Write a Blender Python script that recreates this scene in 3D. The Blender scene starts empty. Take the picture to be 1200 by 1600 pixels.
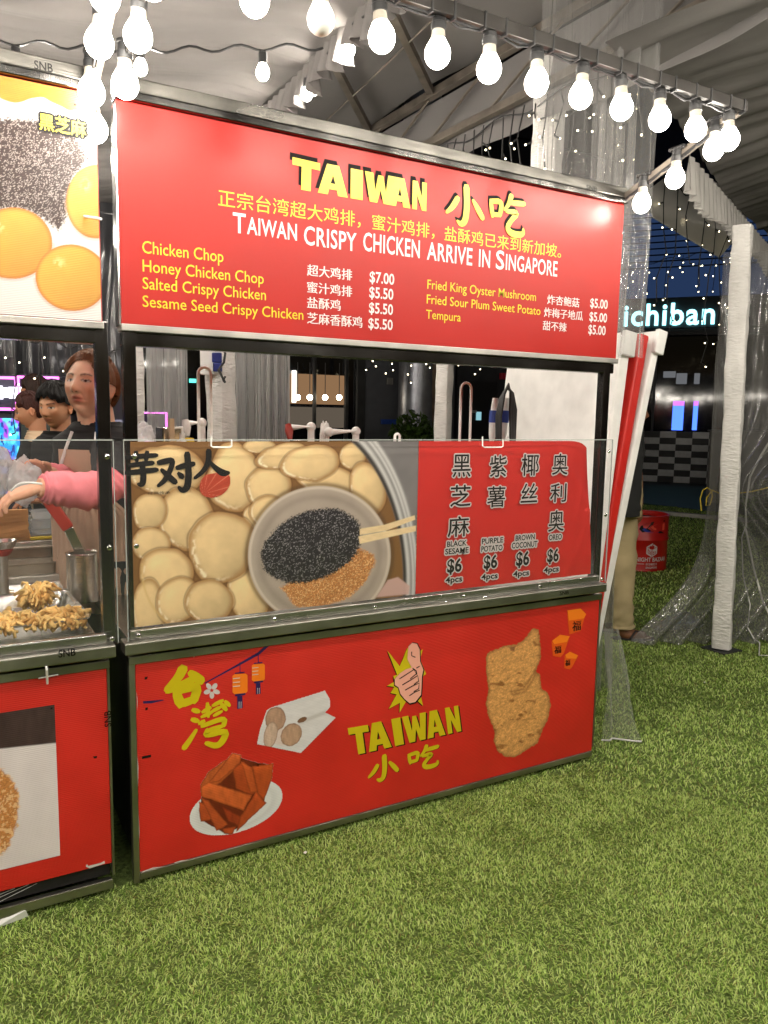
import bpy, bmesh, math, random
import numpy as np
from mathutils import Vector, Matrix
random.seed(7); RNG = np.random.default_rng(7)
sc = bpy.context.scene; COL = sc.collection
PI = math.pi
# ------------------------------------------------------------------ camera
SC = 0.88
F = 1204.78; YAW, PIT, ROL = [math.radians(a) for a in (-29.72599, -7.12544, -0.98974)]
CAM = np.array([-0.51131, -2.61335, 1.66264]) * SC
def _rot(y, p, r):
    cy, sy, cp, sp, cr, sr = math.cos(y), math.sin(y), math.cos(p), math.sin(p), math.cos(r), math.sin(r)
    return (np.array([[cy, -sy, 0], [sy, cy, 0], [0, 0, 1]]) @ np.array([[1, 0, 0], [0, cp, -sp], [0, sp, cp]])
            @ np.array([[cr, 0, sr], [0, 1, 0], [-sr, 0, cr]]))
ROT = _rot(YAW, PIT, ROL)
cd = bpy.data.cameras.new('camera'); cam = bpy.data.objects.new('camera', cd); COL.objects.link(cam)
M = Matrix.Identity(4)
for i in range(3):
    M[i][0] = ROT[i, 0]; M[i][1] = ROT[i, 2]; M[i][2] = -ROT[i, 1]; M[i][3] = CAM[i]
cam.matrix_world = M
cd.sensor_fit = 'HORIZONTAL'; cd.sensor_width = 36; cd.lens = 36 * F / 1200; cd.clip_start = 0.05; cd.clip_end = 300
sc.camera = cam
# ------------------------------------------------------------------ night sky
w = bpy.data.worlds.new('World'); sc.world = w; w.use_nodes = True
wn = w.node_tree; bg = wn.nodes['Background']
sky = wn.nodes.new('ShaderNodeTexSky'); sky.sky_type = 'NISHITA'; sky.sun_disc = False
sky.sun_elevation = math.radians(-3.0); sky.sun_rotation = math.radians(200)
wn.links.new(sky.outputs[0], bg.inputs[0]); bg.inputs[1].default_value = 0.10
sc.view_settings.view_transform = 'Standard'; sc.view_settings.look = 'None'; sc.view_settings.gamma = 1
sc.view_settings.exposure = 1.2
sc.cycles.use_denoising = True; sc.cycles.max_bounces = 8; sc.cycles.transparent_max_bounces = 24
sc.cycles.diffuse_bounces = 4; sc.cycles.glossy_bounces = 4; sc.cycles.sample_clamp_indirect = 6
sc.cycles.use_light_tree = True; sc.cycles.caustics_reflective = False; sc.cycles.caustics_refractive = False
BULB_L = 24.0
# ------------------------------------------------------------------ pixel <-> real plane
def ray(px, py): return ROT @ np.array([(px - 600) / F, 1, -(py - 800) / F])
def aty(px, py, Y=0.0):
    d = ray(px, py); return CAM + d * (Y - CAM[1]) / d[1]
def atz(px, py, Z=0.0):
    d = ray(px, py); return CAM + d * (Z - CAM[2]) / d[2]
def atx(px, py, X):
    d = ray(px, py); return CAM + d * (X - CAM[0]) / d[0]
def atd(px, py, D): return CAM + ray(px, py) * D
def proj(P):
    d = (np.asarray(P) - CAM) @ ROT
    return 600 + F * d[..., 0] / d[..., 1], 800 - F * d[..., 2] / d[..., 1]
def lin(*c):
    c = np.array(c, float) / 255.0
    return np.where(c <= 0.04045, c / 12.92, ((c + 0.055) / 1.055) ** 2.4)
# ------------------------------------------------------------------ materials
def mat(name, col, rough=0.5, metal=0.0, spec=0.5, bump=None, var=0.0, vscale=8.0, emit=None, es=0.0, trans=0.0, coat=0.0):
    m = bpy.data.materials.new(name); m.use_nodes = True; nt = m.node_tree; b = nt.nodes['Principled BSDF']
    c = tuple(float(x) for x in col[:3]) + (1.0,)
    b.inputs['Base Color'].default_value = c; b.inputs['Roughness'].default_value = rough
    b.inputs['Metallic'].default_value = metal; b.inputs['Specular IOR Level'].default_value = spec
    b.inputs['Coat Weight'].default_value = coat
    if trans: b.inputs['Transmission Weight'].default_value = trans
    tc = nt.nodes.new('ShaderNodeTexCoord')
    if var:
        n = nt.nodes.new('ShaderNodeTexNoise'); n.inputs['Scale'].default_value = vscale; n.inputs['Detail'].default_value = 5
        nt.links.new(tc.outputs['Object'], n.inputs['Vector'])
        r = nt.nodes.new('ShaderNodeValToRGB')
        r.color_ramp.elements[0].position = 0.3; r.color_ramp.elements[1].position = 0.7
        r.color_ramp.elements[0].color = tuple(x * (1 - var) for x in c[:3]) + (1,)
        r.color_ramp.elements[1].color = tuple(min(1, x * (1 + var)) for x in c[:3]) + (1,)
        nt.links.new(n.outputs['Fac'], r.inputs['Fac']); nt.links.new(r.outputs['Color'], b.inputs['Base Color'])
        mr = nt.nodes.new('ShaderNodeMapRange'); mr.inputs['To Min'].default_value = max(0.02, rough - 0.1); mr.inputs['To Max'].default_value = min(1, rough + 0.12)
        nt.links.new(n.outputs['Fac'], mr.inputs['Value']); nt.links.new(mr.outputs['Result'], b.inputs['Roughness'])
    if bump:
        scl, st = bump[0], bump[1]
        n2 = nt.nodes.new('ShaderNodeTexNoise'); n2.inputs['Scale'].default_value = scl; n2.inputs['Detail'].default_value = 4
        if len(bump) > 2:
            mp = nt.nodes.new('ShaderNodeMapping'); mp.inputs['Scale'].default_value = bump[2]
            nt.links.new(tc.outputs['Object'], mp.inputs['Vector']); nt.links.new(mp.outputs[0], n2.inputs['Vector'])
        else: nt.links.new(tc.outputs['Object'], n2.inputs['Vector'])
        bp = nt.nodes.new('ShaderNodeBump'); bp.inputs['Strength'].default_value = st; bp.inputs['Distance'].default_value = 0.01
        nt.links.new(n2.outputs['Fac'], bp.inputs['Height']); nt.links.new(bp.outputs[0], b.inputs['Normal'])
    if emit is not None:
        b.inputs['Emission Color'].default_value = tuple(float(x) for x in emit[:3]) + (1.0,); b.inputs['Emission Strength'].default_value = es
    return m
def ribbed(m, freq, strength, axis='Z'):
    nt = m.node_tree; b = nt.nodes['Principled BSDF']
    tc = nt.nodes.new('ShaderNodeTexCoord'); wv = nt.nodes.new('ShaderNodeTexWave'); wv.bands_direction = axis
    wv.inputs['Scale'].default_value = freq; wv.inputs['Distortion'].default_value = 0.0
    nt.links.new(tc.outputs['Object'], wv.inputs['Vector'])
    bp = nt.nodes.new('ShaderNodeBump'); bp.inputs['Strength'].default_value = strength; bp.inputs['Distance'].default_value = 0.002
    nt.links.new(wv.outputs['Fac'], bp.inputs['Height']); nt.links.new(bp.outputs[0], b.inputs['Normal'])
    return m
def vcol(name, rough=0.5, spec=0.4, bump=None, sub=0.0, transl=0.0):
    m = mat(name, (0.5, 0.5, 0.5), rough, 0, spec, bump); nt = m.node_tree; b = nt.nodes['Principled BSDF']
    a = nt.nodes.new('ShaderNodeAttribute'); a.attribute_name = 'Col'; nt.links.new(a.outputs['Color'], b.inputs['Base Color'])
    if transl:
        tb = nt.nodes.new('ShaderNodeBsdfTranslucent'); nt.links.new(a.outputs['Color'], tb.inputs[0])
        mx = nt.nodes.new('ShaderNodeMixShader'); mx.inputs[0].default_value = transl
        nt.links.new(b.outputs[0], mx.inputs[1]); nt.links.new(tb.outputs[0], mx.inputs[2]); nt.links.new(mx.outputs[0], nt.nodes['Material Output'].inputs[0])
    return m
def emis(name, col, s):
    m = bpy.data.materials.new(name); m.use_nodes = True; nt = m.node_tree; nt.nodes.clear()
    e = nt.nodes.new('ShaderNodeEmission'); o = nt.nodes.new('ShaderNodeOutputMaterial')
    e.inputs[0].default_value = tuple(float(x) for x in col[:3]) + (1,); e.inputs[1].default_value = s
    nt.links.new(e.outputs[0], o.inputs[0]); return m
def sheet(name, tint=(1, 1, 1), haze=(0.6, 0.6, 0.6), amount=0.1, rough=0.05, ior=1.45, bump=None):
    """thin clear plastic: see-through, a little milky, fresnel gloss"""
    m = bpy.data.materials.new(name); m.use_nodes = True; nt = m.node_tree; nt.nodes.clear(); L = nt.links.new
    o = nt.nodes.new('ShaderNodeOutputMaterial'); t = nt.nodes.new('ShaderNodeBsdfTransparent'); t.inputs[0].default_value = tuple(tint) + (1,)
    d = nt.nodes.new('ShaderNodeBsdfDiffuse'); d.inputs[0].default_value = tuple(haze) + (1,)
    tl = nt.nodes.new('ShaderNodeBsdfTranslucent'); tl.inputs[0].default_value = tuple(haze) + (1,)
    dm = nt.nodes.new('ShaderNodeMixShader'); dm.inputs[0].default_value = 0.4; L(d.outputs[0], dm.inputs[1]); L(tl.outputs[0], dm.inputs[2])
    g = nt.nodes.new('ShaderNodeBsdfGlossy'); g.inputs[1].default_value = rough
    m1 = nt.nodes.new('ShaderNodeMixShader'); m1.inputs[0].default_value = amount; L(t.outputs[0], m1.inputs[1]); L(dm.outputs[0], m1.inputs[2])
    f = nt.nodes.new('ShaderNodeFresnel'); ge = nt.nodes.new('ShaderNodeNewGeometry'); mm = nt.nodes.new('ShaderNodeMapRange')
    mm.inputs['To Min'].default_value = ior; mm.inputs['To Max'].default_value = 1 / ior; L(ge.outputs['Backfacing'], mm.inputs['Value']); L(mm.outputs['Result'], f.inputs[0])
    m2 = nt.nodes.new('ShaderNodeMixShader'); L(f.outputs[0], m2.inputs[0]); L(m1.outputs[0], m2.inputs[1]); L(g.outputs[0], m2.inputs[2])
    if bump:
        tc = nt.nodes.new('ShaderNodeTexCoord'); mp = nt.nodes.new('ShaderNodeMapping'); mp.inputs['Scale'].default_value = bump[2] if len(bump) > 2 else (1, 1, 1)
        n = nt.nodes.new('ShaderNodeTexNoise'); n.inputs['Scale'].default_value = bump[0]; n.inputs['Detail'].default_value = 2; n.inputs['Distortion'].default_value = 0.8
        L(tc.outputs['Object'], mp.inputs[0]); L(mp.outputs[0], n.inputs['Vector'])
        b = nt.nodes.new('ShaderNodeBump'); b.inputs['Strength'].default_value = bump[1]; b.inputs['Distance'].default_value = 0.02
        L(n.outputs['Fac'], b.inputs['Height'])
        for q in (g, d, f): L(b.outputs[0], q.inputs['Normal'])
    L(m2.outputs[0], o.inputs[0]); return m
# ------------------------------------------------------------------ objects
def origin(o):
    v = np.zeros(3)
    while o is not None: v += np.array(o.location); o = o.parent
    return v
def tag(o, label=None, cat=None, group=None, kind=None):
    if label: o['label'] = label
    if cat: o['category'] = cat
    if group: o['group'] = group
    if kind: o['kind'] = kind
    return o
def empty(name, loc, label, cat, group=None):
    o = bpy.data.objects.new(name, None); COL.objects.link(o); o.location = tuple(float(x) for x in loc); o.empty_display_size = 0.1
    return tag(o, label, cat, group)
def mesh_obj(name, verts, faces, m, parent=None, cols=None, smooth=False, base=None):
    verts = np.asarray(verts, float)
    me = bpy.data.meshes.new(name)
    off = origin(parent) if parent is not None else (np.array(base, float) if base is not None else np.zeros(3))
    v = verts - off
    if isinstance(faces, np.ndarray) and faces.ndim == 2:
        k = faces.shape[1]; nf = len(faces)
        me.vertices.add(len(v)); me.vertices.foreach_set('co', v.astype(np.float32).ravel())
        me.loops.add(nf * k); me.loops.foreach_set('vertex_index', faces.astype(np.int32).ravel())
        me.polygons.add(nf); me.polygons.foreach_set('loop_start', np.arange(0, nf * k, k, dtype=np.int32))
        me.update(calc_edges=True); me.validate()
    else:
        me.from_pydata([tuple(x) for x in v], [], [tuple(int(i) for i in f) for f in faces]); me.update()
    if smooth: me.polygons.foreach_set('use_smooth', np.ones(len(me.polygons), bool))
    if cols is not None:
        a = me.color_attributes.new('Col', 'FLOAT_COLOR', 'POINT')
        c = np.ones((len(v), 4), np.float32); c[:, :3] = cols; a.data.foreach_set('color', c.ravel())
    if m is not None: me.materials.append(m)
    o = bpy.data.objects.new(name, me); COL.objects.link(o)
    if parent is not None: o.parent = parent
    elif base is not None: o.location = tuple(float(x) for x in base)
    return o
class MB:
    def __init__(s): s.v = []; s.f = []; s.n = 0
    def add(s, v, f):
        s.v.extend([tuple(float(c) for c in p) for p in v]); s.f.extend([tuple(i + s.n for i in q) for q in f]); s.n = len(s.v); return s
    def box(s, x0, x1, y0, y1, z0, z1, b=0.003):
        b = min(b, abs(x1 - x0) * .3, abs(y1 - y0) * .3, abs(z1 - z0) * .3)
        bm = bmesh.new(); bmesh.ops.create_cube(bm, size=1.0)
        for p in bm.verts: p.co = Vector(((x0 + x1) / 2 + p.co.x * (x1 - x0), (y0 + y1) / 2 + p.co.y * (y1 - y0), (z0 + z1) / 2 + p.co.z * (z1 - z0)))
        if b > 0: bmesh.ops.bevel(bm, geom=bm.edges[:] , offset=b, segments=2, affect='EDGES', profile=0.5)
        return s.bm(bm)
    def bm(s, bm, mtx=None):
        if mtx is not None: bm.transform(mtx)
        bm.verts.index_update(); v = [p.co[:] for p in bm.verts]; f = [[q.index for q in fc.verts] for fc in bm.faces]; bm.free(); return s.add(v, f)
    def obox(s, c, ax, ay, az, hx, hy, hz, b=0.003):
        """oriented box: centre, three unit axes, half sizes"""
        bm = bmesh.new(); bmesh.ops.create_cube(bm, size=1.0)
        for p in bm.verts: p.co = Vector((p.co.x * 2 * hx, p.co.y * 2 * hy, p.co.z * 2 * hz))
        b = min(b, hx * .6, hy * .6, hz * .6)
        if b > 0: bmesh.ops.bevel(bm, geom=bm.edges[:], offset=b, segments=2, affect='EDGES', profile=0.5)
        A = np.array([ax, ay, az], float)
        for p in bm.verts: p.co = Vector(np.array(c) + np.array(p.co) @ A)
        return s.bm(bm)
    def tube(s, pts, r, n=10, cap=True, flat=None):
        P = [np.array(p, float) for p in pts]; R = r if hasattr(r, '__len__') else [r] * len(P); v = []; f = []
        ref = None
        for i, p in enumerate(P):
            t = (P[min(i + 1, len(P) - 1)] - P[max(i - 1, 0)]); t /= (np.linalg.norm(t) + 1e-9)
            if ref is None:
                ref = np.array([0, 0, 1.0]) if abs(t[2]) < 0.9 else np.array([1.0, 0, 0])
            a = ref - t * (ref @ t); a /= (np.linalg.norm(a) + 1e-9); b = np.cross(t, a); ref = a
            for k in range(n):
                an = 2 * PI * k / n; q = a * math.cos(an) * R[i] + b * math.sin(an) * R[i] * (flat or 1); v.append(p + q)
        for i in range(len(P) - 1):
            for k in range(n): f.append((i * n + k, i * n + (k + 1) % n, (i + 1) * n + (k + 1) % n, (i + 1) * n + k))
        if cap: f.append(tuple(range(n - 1, -1, -1))); f.append(tuple((len(P) - 1) * n + k for k in range(n)))
        return s.add(v, f)
    def lathe(s, prof, c=(0, 0, 0), n=24, cap=True):
        v = []; f = []
        for r, z in prof:
            for k in range(n): an = 2 * PI * k / n; v.append((c[0] + r * math.cos(an), c[1] + r * math.sin(an), c[2] + z))
        for i in range(len(prof) - 1):
            for k in range(n): f.append((i * n + k, i * n + (k + 1) % n, (i + 1) * n + (k + 1) % n, (i + 1) * n + k))
        if cap:
            f.append(tuple(range(n - 1, -1, -1))); f.append(tuple((len(prof) - 1) * n + k for k in range(n)))
        return s.add(v, f)
    def beam(s, a, b, wd, ht, up=(0, 0, 1), bev=0.002):
        a = np.array(a, float); b = np.array(b, float); t = b - a; L = np.linalg.norm(t); t /= L
        u = np.array(up, float); u = u - t * (u @ t); u /= np.linalg.norm(u); sd = np.cross(t, u)
        return s.obox((a + b) / 2, t, sd, u, L / 2, wd / 2, ht / 2, bev)
    def prism(s, poly, axis, d0, d1):
        """polygon (list of 3-D points in a plane) given a thickness along axis from d0 to d1"""
        ax = np.array(axis, float); n = len(poly); a = [np.array(p) + ax * d0 for p in poly]; b = [np.array(p) + ax * d1 for p in poly]
        f = [tuple(range(n)), tuple(range(2 * n - 1, n - 1, -1))] + [(i, i + n, (i + 1) % n + n, (i + 1) % n) for i in range(n)]
        return s.add(a + b, f)
    def build(s, name, m, parent=None, smooth=False, base=None):
        o = mesh_obj(name, s.v, s.f, m, parent, smooth=smooth, base=base)
        bm = bmesh.new(); bm.from_mesh(o.data); bmesh.ops.recalc_face_normals(bm, faces=bm.faces[:])
        if smooth:
            for e in bm.edges:
                if len(e.link_faces) == 2 and e.calc_face_angle(0) > 0.7: e.smooth = False
        bm.to_mesh(o.data); bm.free(); return o
def dup(o, parent=None, loc=None):
    c = o.copy(); COL.objects.link(c); c.parent = parent
    if loc is not None: c.location = loc
    for ch in list(o.children): dup(ch, c)
    return c
def grid(name, fn, nu, nv, m, parent=None, cols=None, base=None, smooth=True, thick=0.0):
    """surface from fn(U,V) -> (X,Y,Z) arrays with u,v in 0..1"""
    U, V = np.meshgrid(np.linspace(0, 1, nu), np.linspace(0, 1, nv)); X, Y, Z = fn(U, V)
    P = np.stack([X, Y, Z], -1).reshape(-1, 3); i = np.arange(nu * nv).reshape(nv, nu)
    q = np.stack([i[:-1, :-1], i[:-1, 1:], i[1:, 1:], i[1:, :-1]], -1).reshape(-1, 4)
    o = mesh_obj(name, P, q, m, parent, cols(U, V).reshape(-1, 3) if cols else None, smooth, base)
    if thick:
        md = o.modifiers.new('solid', 'SOLIDIFY'); md.thickness = thick; md.offset = 0
    return o
# ------------------------------------------------------------------ value noise for prints
_T = RNG.random((256, 256))
def vn(x, y, oct=4):
    t = np.zeros_like(x, float); a = 1.0; s = 0
    for k in range(oct):
        xi = np.floor(x).astype(int); yi = np.floor(y).astype(int); fx = x - xi; fy = y - yi; fx = fx * fx * (3 - 2 * fx); fy = fy * fy * (3 - 2 * fy)
        g = lambda i, j: _T[i % 256, j % 256]
        t += a * ((g(xi, yi) * (1 - fx) + g(xi + 1, yi) * fx) * (1 - fy) + (g(xi, yi + 1) * (1 - fx) + g(xi + 1, yi + 1) * fx) * fy)
        s += a; a *= 0.5; x = x * 2.03 + 17.1; y = y * 2.03 + 5.7
    return t / s
def hsh(x, y): return _T[(x.astype(int) * 7 + 13 * (y.astype(int) // 3)) % 256, (y.astype(int) * 11 + 5 * (x.astype(int) // 5)) % 256]
def sstep(a, b, x): t = np.clip((x - a) / (b - a), 0, 1); return t * t * (3 - 2 * t)
def mixc(c, d, t): return c * (1 - t[..., None]) + np.asarray(d) * t[..., None]
def inpoly(X, Y, poly):
    r = np.zeros(X.shape, bool); n = len(poly)
    for i in range(n):
        x1, y1 = poly[i]; x2, y2 = poly[(i + 1) % n]
        if y1 == y2: continue
        c = ((y1 > Y) != (y2 > Y)) & (X < (x2 - x1) * (Y - y1) / (y2 - y1) + x1); r ^= c
    return r
def dpoly(X, Y, poly):
    """signed distance, inside positive"""
    d = np.full(X.shape, 1e9); n = len(poly)
    for i in range(n):
        x1, y1 = poly[i]; x2, y2 = poly[(i + 1) % n]; ex, ey = x2 - x1, y2 - y1
        t = np.clip(((X - x1) * ex + (Y - y1) * ey) / (ex * ex + ey * ey + 1e-9), 0, 1); d = np.minimum(d, np.hypot(X - x1 - t * ex, Y - y1 - t * ey))
    return np.where(inpoly(X, Y, poly), d, -d)
def ell(X, Y, cx, cy, rx, ry, a=0):
    a = math.radians(a); x = X - cx; y = Y - cy; u = x * math.cos(a) + y * math.sin(a); v = -x * math.sin(a) + y * math.cos(a)
    return np.hypot(u / rx, v / ry)
def printed(name, Y, x0, x1, z0, z1, step, fn, m, parent, flat=True):
    """a flat print on the plane y=Y: every vertex carries its ink colour; fn(PX,PY,X,Z) -> rgb (linear), mask or None"""
    nx = int((x1 - x0) / step) + 2; nz = int((z1 - z0) / step) + 2
    X, Z = np.meshgrid(np.linspace(x0, x1, nx), np.linspace(z0, z1, nz)); P = np.stack([X, np.full_like(X, Y), Z], -1)
    PX, PY = proj(P); c, k = fn(PX, PY, X, Z)
    i = np.arange(nx * nz).reshape(nz, nx); q = np.stack([i[:-1, :-1], i[:-1, 1:], i[1:, 1:], i[1:, :-1]], -1).reshape(-1, 4)
    P = P.reshape(-1, 3); c = np.clip(c.reshape(-1, 3), 0, 1)
    if k is not None:
        kk = k.reshape(-1); q = q[kk[q].sum(1) >= 3]
        used = np.unique(q); mp = np.full(len(P), -1); mp[used] = np.arange(len(used)); P = P[used]; c = c[used]; q = mp[q]
    return mesh_obj(name, P, q, m, parent, c)
# ------------------------------------------------------------------ lettering
_cache = {}
def glyphs(s, off=0.0, sp=1.0):
    k = (s, off, sp)
    if k in _cache: return _cache[k]
    c = bpy.data.curves.new('t', 'FONT'); c.body = s; c.size = 1.0; c.offset = off; c.space_character = sp; c.resolution_u = 3
    o = bpy.data.objects.new('t', c); COL.objects.link(o); dg = bpy.context.evaluated_depsgraph_get()
    me = bpy.data.meshes.new_from_object(o.evaluated_get(dg)); v = np.array([p.co[:] for p in me.vertices]); f = [tuple(p.vertices) for p in me.polygons]
    bpy.data.objects.remove(o); bpy.data.curves.remove(c); bpy.data.meshes.remove(me)
    _cache[k] = (v, f); return v, f
CAPH = None
def letter(s, pxl, pyb, pxr, pyt, m, parent, Y, off=0.0, sp=1.0, cap=True, shear=0.0, name='lettering', bold=0, spread=0.0012, label=None):
    """text on plane y=Y; left/right/baseline/cap-top given where the photograph shows them on that plane.
    cap=True: heights run baseline -> capital top; cap=False: ink box bottom -> top. bold: shifted copies (ring) with the given spread"""
    global CAPH
    if CAPH is None: g = glyphs('H')[0]; CAPH = g[:, 1].max()
    v, f = glyphs(s, off, sp); v = v.copy()
    a = aty(pxl, pyb, Y); b = aty(pxr, pyb, Y); t = aty(pxl, pyt, Y)
    x0, x1 = v[:, 0].min(), v[:, 0].max(); lo, hi = (0, CAPH) if cap else (v[:, 1].min(), v[:, 1].max())
    u = (v[:, 0] - x0) / (x1 - x0) * (b[0] - a[0]); h = (v[:, 1] - lo) / (hi - lo) * (t[2] - a[2])
    u = u + shear * h
    P = np.stack([a[0] + u, np.full(len(u), Y), a[2] + h], -1)
    if not bold: return mesh_obj(name, P, f, m, parent)
    mb = MB()
    for k in range(bold):
        an = 2 * PI * k / bold
        mb.add(P + np.array([math.cos(an) * spread, -0.00004 * k, math.sin(an) * spread]), f)
    mb.add(P + np.array([0, -0.00004 * bold, 0]), f)
    o = mesh_obj(name, mb.v, mb.f, m, parent); return o
def brush(strokes, pxl, pyb, pxr, pyt, m, parent, Y, name='lettering', dx=0, dz=0, grow=0.0):
    """brush character: strokes = lists of (x, y, width) in a unit box"""
    a = aty(pxl, pyb, Y); b = aty(pxr, pyt, Y); W = b[0] - a[0]; H = b[2] - a[2]; mb = MB()
    for si, st in enumerate(strokes):
        # smooth the polyline
        p = np.array(st, float)
        for _ in range(2 if len(p) > 2 else 1):
            q = [p[0]]
            for i in range(len(p) - 1): q += [p[i] * .75 + p[i + 1] * .25, p[i] * .25 + p[i + 1] * .75]
            q.append(p[-1]); p = np.array(q)
        t = np.gradient(p[:, :2], axis=0); t[:, 0] *= W; t[:, 1] *= H; t /= (np.linalg.norm(t, axis=1)[:, None] + 1e-9); nrm = np.stack([-t[:, 1], t[:, 0]], 1)
        c = np.stack([p[:, 0] * W, p[:, 1] * H], 1); hw = (p[:, 2] * H / 2 + grow)[:, None]
        c[0] -= t[0] * hw[0] * .6; c[-1] += t[-1] * hw[-1] * .6
        L = c + nrm * hw; R = c - nrm * hw; n = len(p)
        L[0] = c[0] + nrm[0] * hw[0] * .6; R[0] = c[0] - nrm[0] * hw[0] * .6; L[-1] = c[-1] + nrm[-1] * hw[-1] * .5; R[-1] = c[-1] - nrm[-1] * hw[-1] * .5
        V = [(a[0] + q[0] + dx, Y - 0.00008 * si, a[2] + q[1] + dz) for q in np.vstack([L, R])]
        mb.add(V, [(i, i + n, i + 1 + n, i + 1) for i in range(n - 1)])
    return mesh_obj(name, mb.v, mb.f, m, parent)
def flatpoly(name, pts, m, parent, Y):
    """flat cut-out from photo points on plane y=Y"""
    return mesh_obj(name, [aty(x, y, Y) for x, y in pts], [tuple(range(len(pts)))], m, parent)
# ------------------------------------------------------------------ shared materials
STEEL = mat('brushed_steel', (0.52, 0.51, 0.49), 0.26, 1.0, bump=(9, 0.12, (1, 60, 60)), var=0.12, vscale=3)
STEEL_D = mat('dark_steel', (0.13, 0.125, 0.12), 0.16, 1.0, bump=(7, 0.08, (60, 60, 1)), var=0.2, vscale=4)
STEEL_W = mat('worn_steel', (0.36, 0.35, 0.31), 0.36, 1.0, bump=(9, 0.15, (1, 60, 60)), var=0.25, vscale=5)
CHROME = mat('bright_steel', (0.7, 0.69, 0.67), 0.14, 1.0, var=0.06)
ALU = mat('aluminium_tube', (0.42, 0.40, 0.37), 0.42, 1.0, var=0.2)
BRONZE = mat('tent_tube', (0.22, 0.19, 0.16), 0.5, 0.7, var=0.3)
BLACKP = mat('black_plastic', (0.018, 0.018, 0.019), 0.42, var=0.3)
WHITEP = mat('white_plastic', (0.74, 0.74, 0.72), 0.35, var=0.06)
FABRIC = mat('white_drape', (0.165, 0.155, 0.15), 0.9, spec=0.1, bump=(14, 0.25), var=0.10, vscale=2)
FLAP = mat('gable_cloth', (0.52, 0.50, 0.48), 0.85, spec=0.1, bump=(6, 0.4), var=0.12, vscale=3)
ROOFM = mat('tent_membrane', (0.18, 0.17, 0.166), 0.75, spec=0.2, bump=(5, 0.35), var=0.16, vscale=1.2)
WRAP = mat('post_wrap_fabric', (0.70, 0.68, 0.66), 0.85, spec=0.15, bump=(26, 1.0, (1, 1, 3.0)), var=0.10)
PVC = sheet('clear_pvc', (0.94, 0.94, 0.94), (0.80, 0.79, 0.78), 0.20, 0.10, 1.5, (5, 0.9, (3, 3, .7)))
PVC_B = sheet('milky_pvc', (0.9, 0.9, 0.9), (0.85, 0.84, 0.83), 0.5, 0.10, 1.5, (6, 1.0, (3, 3, .6)))
PVC_G = sheet('grey_pvc', (0.62, 0.62, 0.62), (0.60, 0.59, 0.57), 0.25, 0.10, 1.5, (4, 0.8, (2.5, 2.5, .4)))
GLOW = emis('bulb_glow', (1.0, 0.93, 0.82), BULB_L)
GLOW_S = emis('small_bulb_glow', (1.0, 0.92, 0.80), 165.0)
LED = emis('led_glow', (1.0, 0.86, 0.55), 7.0)
OPAL = mat('opal_glass', (0.78, 0.77, 0.74), 0.3, var=0.03)
RAIL = mat('rail_steel', (0.115, 0.11, 0.10), 0.30, 1.0, bump=(9, 0.12, (1, 60, 60)), var=0.35, vscale=4)
BARM = mat('bar_steel', (0.05, 0.047, 0.044), 0.4, 1.0, var=0.3)
NECK = mat('bulb_neck', (0.40, 0.37, 0.31), 0.4)
# ------------------------------------------------------------------ ground
gm = mat('turf_backing', (0.10, 0.14, 0.04), 0.95, spec=0.1, var=0.5, vscale=60, bump=(120, 0.6))
gx = MB().add([(-40, -30, 0), (60, -30, 0), (60, 60, 0), (-40, 60, 0)], [(0, 1, 2, 3)]).build('ground', gm); tag(gx, kind='structure')
dk = mat('dark_paving', (0.030, 0.031, 0.034), 0.6, var=0.35, vscale=3)
ribbed(dk, 3.0, 0.4, 'X')
pv = MB(); e0 = atz(1000, 786, 0); e1 = atz(1115, 800, 0); dv = e1 - e0; dv /= np.linalg.norm(dv); nn = np.array([-dv[1], dv[0], 0]); nn = nn if nn[0] > 0 else -nn
pa = e0 - dv * 14; pb = e1 + dv * 6
pv.add([pa + [0, 0, .006], pb + [0, 0, .006], pb + nn * 30 + [0, 0, .006], pa + nn * 30 + [0, 0, .006]], [(0, 1, 2, 3)])
tag(pv.build('paving', dk), kind='structure')
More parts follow.
